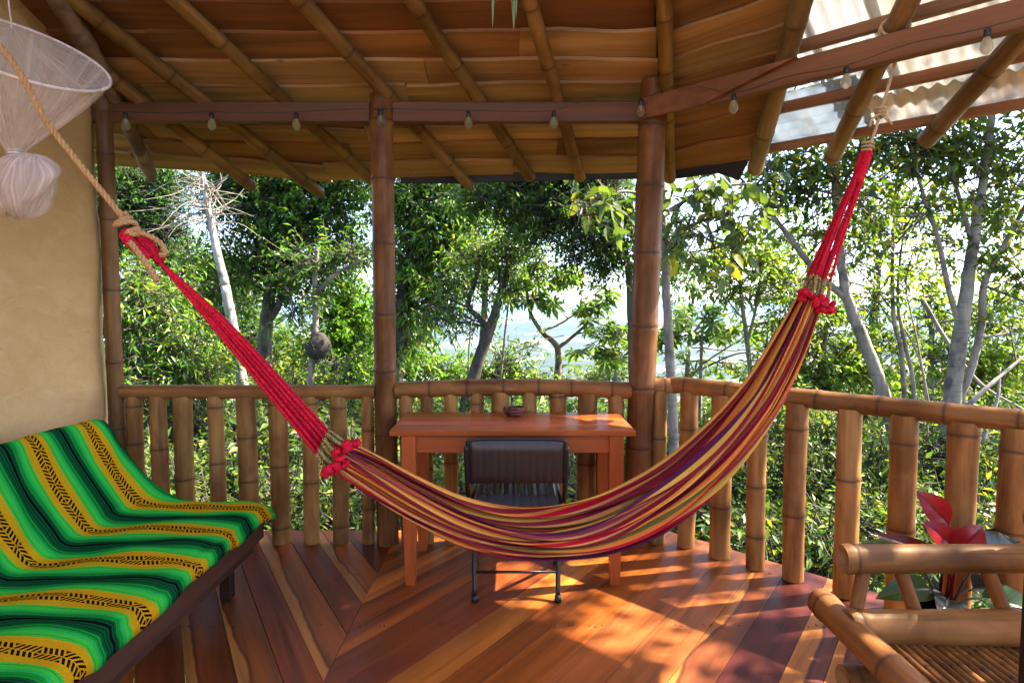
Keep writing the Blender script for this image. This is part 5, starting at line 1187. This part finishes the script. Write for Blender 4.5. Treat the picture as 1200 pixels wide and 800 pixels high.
# fallen bleached branches in the right undergrowth
for k, pts in enumerate(([(1110, 500, 6.2), (1150, 460, 6.2), (1185, 430, 6.3), (1215, 405, 6.4)], [(1125, 470, 6.8), (1165, 485, 6.6), (1205, 515, 6.5)], [(1080, 350, 7.2), (1110, 400, 7.0), (1150, 450, 6.8), (1200, 480, 6.7)], [(1150, 520, 6.3), (1168, 470, 6.4), (1172, 430, 6.5)])):
    P = [tuple(at(*p)) for p in pts]
    link('dead_branch', MB().tube(spline(P, 6), list(np.linspace(.028, .010, 6 * (len(P) - 1) + 1)), 6).mesh('dead_branch', True), BARK['dead'],
         label=['bleached dead branch slanting up to the right edge', 'short dead branch low beside the stout pale trunk', 'long dead branch crossing behind the stout pale trunk', 'upright dead branch near the right edge'][k], cat='branch', group='dead branches behind the right railing')

# --- undergrowth, one mass below the railing
def undergrowth():
    cl = []
    for x in range(90, 1240, 42):
        mid = 560 < x < 760
        for Y, top, cnt in ((5.6, 560, 1), (6.6, 520, 1), (8.2, 490 if not mid else 500, 1), (10.5, 470 if not mid else 478, 1)):
            if x > 780 and Y < 6: top += 40
            y = top + rng.uniform(-14, 22); r = rng.uniform(30, 44)
            cl.append(px_clump(x + rng.uniform(-16, 16), y + 20, Y + rng.uniform(-.4, .4), r, r * .75, .8))
        for Y, y in ((5.2, 640), (6.2, 600)):
            cl.append(px_clump(x + rng.uniform(-16, 16), y + rng.uniform(-10, 20), Y + rng.uniform(-.3, .3), 46, 34, .7))
    h = len(cl) // 2; order = rng.permutation(len(cl)); k1 = [cl[i] for i in order[:h]]; k2 = [cl[i] for i in order[h:]]
    for nm, part, kind, L, W in (('undergrowth', k1, 'under', .11, .05), ('undergrowth', k2, 'olive' if False else 'under', .085, .03)):
        v, t, tv, tt = crown_geo(part, kind, L, W, 1.9, 10, .4, .36)
        o = link(nm, fast_mesh(nm, v, t), LEAF[kind], label='tangled green undergrowth below the railing', cat='undergrowth', kind='stuff')
        s = link('stems', fast_mesh('stems', tv, tt), BARK['dark'], o)
    # creeping plants on the slope
    n = 26000; X = rng.uniform(-9, 12, n); Y = 4.2 + 14 * rng.random(n) ** 1.6; Z = ground(X, Y) + rng.uniform(0, .25, n); P = np.c_[X, Y, Z]
    D = norm(np.c_[rng.normal(size=(n, 2)), np.full(n, .35)]); N = norm(np.array([0, 0, 1.]) + unit(n) * .5); s = rng.uniform(.08, .2, n)
    v, t = leaf_geo(P, D, N, s, s * .5); link('ground_cover', fast_mesh('ground_cover', v, t), LEAF['under'], label='low leafy ground cover on the slope', cat='ground cover', kind='stuff')
    # woods falling away down the hill
    cl = []
    for _ in range(230):
        Y = float(np.exp(rng.uniform(math.log(24), math.log(260)))); X = rng.uniform(-.95, .95) * Y; g = float(ground(X, Y)); r = rng.uniform(2.0, 4.0) * (1 + Y / 160)
        top = CAM_H - Y * (74 / 720) - r * .7 if abs(X / Y - .06) < .22 else 99
        z = min(g + r * rng.uniform(.4, 1.6), top)
        cl.append(((X, Y, z), (r, r, r * .8), 1.0))
    v, t, _, _ = crown_geo(cl, 'far', .55, .34, 1.5, 8, .3, 1.0, tw=False)
    link('hillside_woods', fast_mesh('hillside_woods', v, t), LEAF['far'], label='hazy woods falling away down the hillside', cat='woods', kind='stuff')
undergrowth()

# ------------------------------------------------------------------ haze
hz = MB().box((0, 12000, -285), (100000, 100000, 680)).mesh('haze')
hm = bpy.data.materials.new('pale_humid_air'); hm.use_nodes = True; hn = hm.node_tree.nodes; hn.remove(hn['Principled BSDF'])
pv = hn.new('ShaderNodeVolumePrincipled'); pv.inputs['Color'].default_value = (.34, .66, 1.0, 1); pv.inputs['Density'].default_value = 1.9e-5; pv.inputs['Anisotropy'].default_value = .0
hm.node_tree.links.new(pv.outputs[0], hn['Material Output'].inputs['Volume'])
link('haze', hz, hm, kind='stuff', label='pale humid haze over the valley', cat='haze')
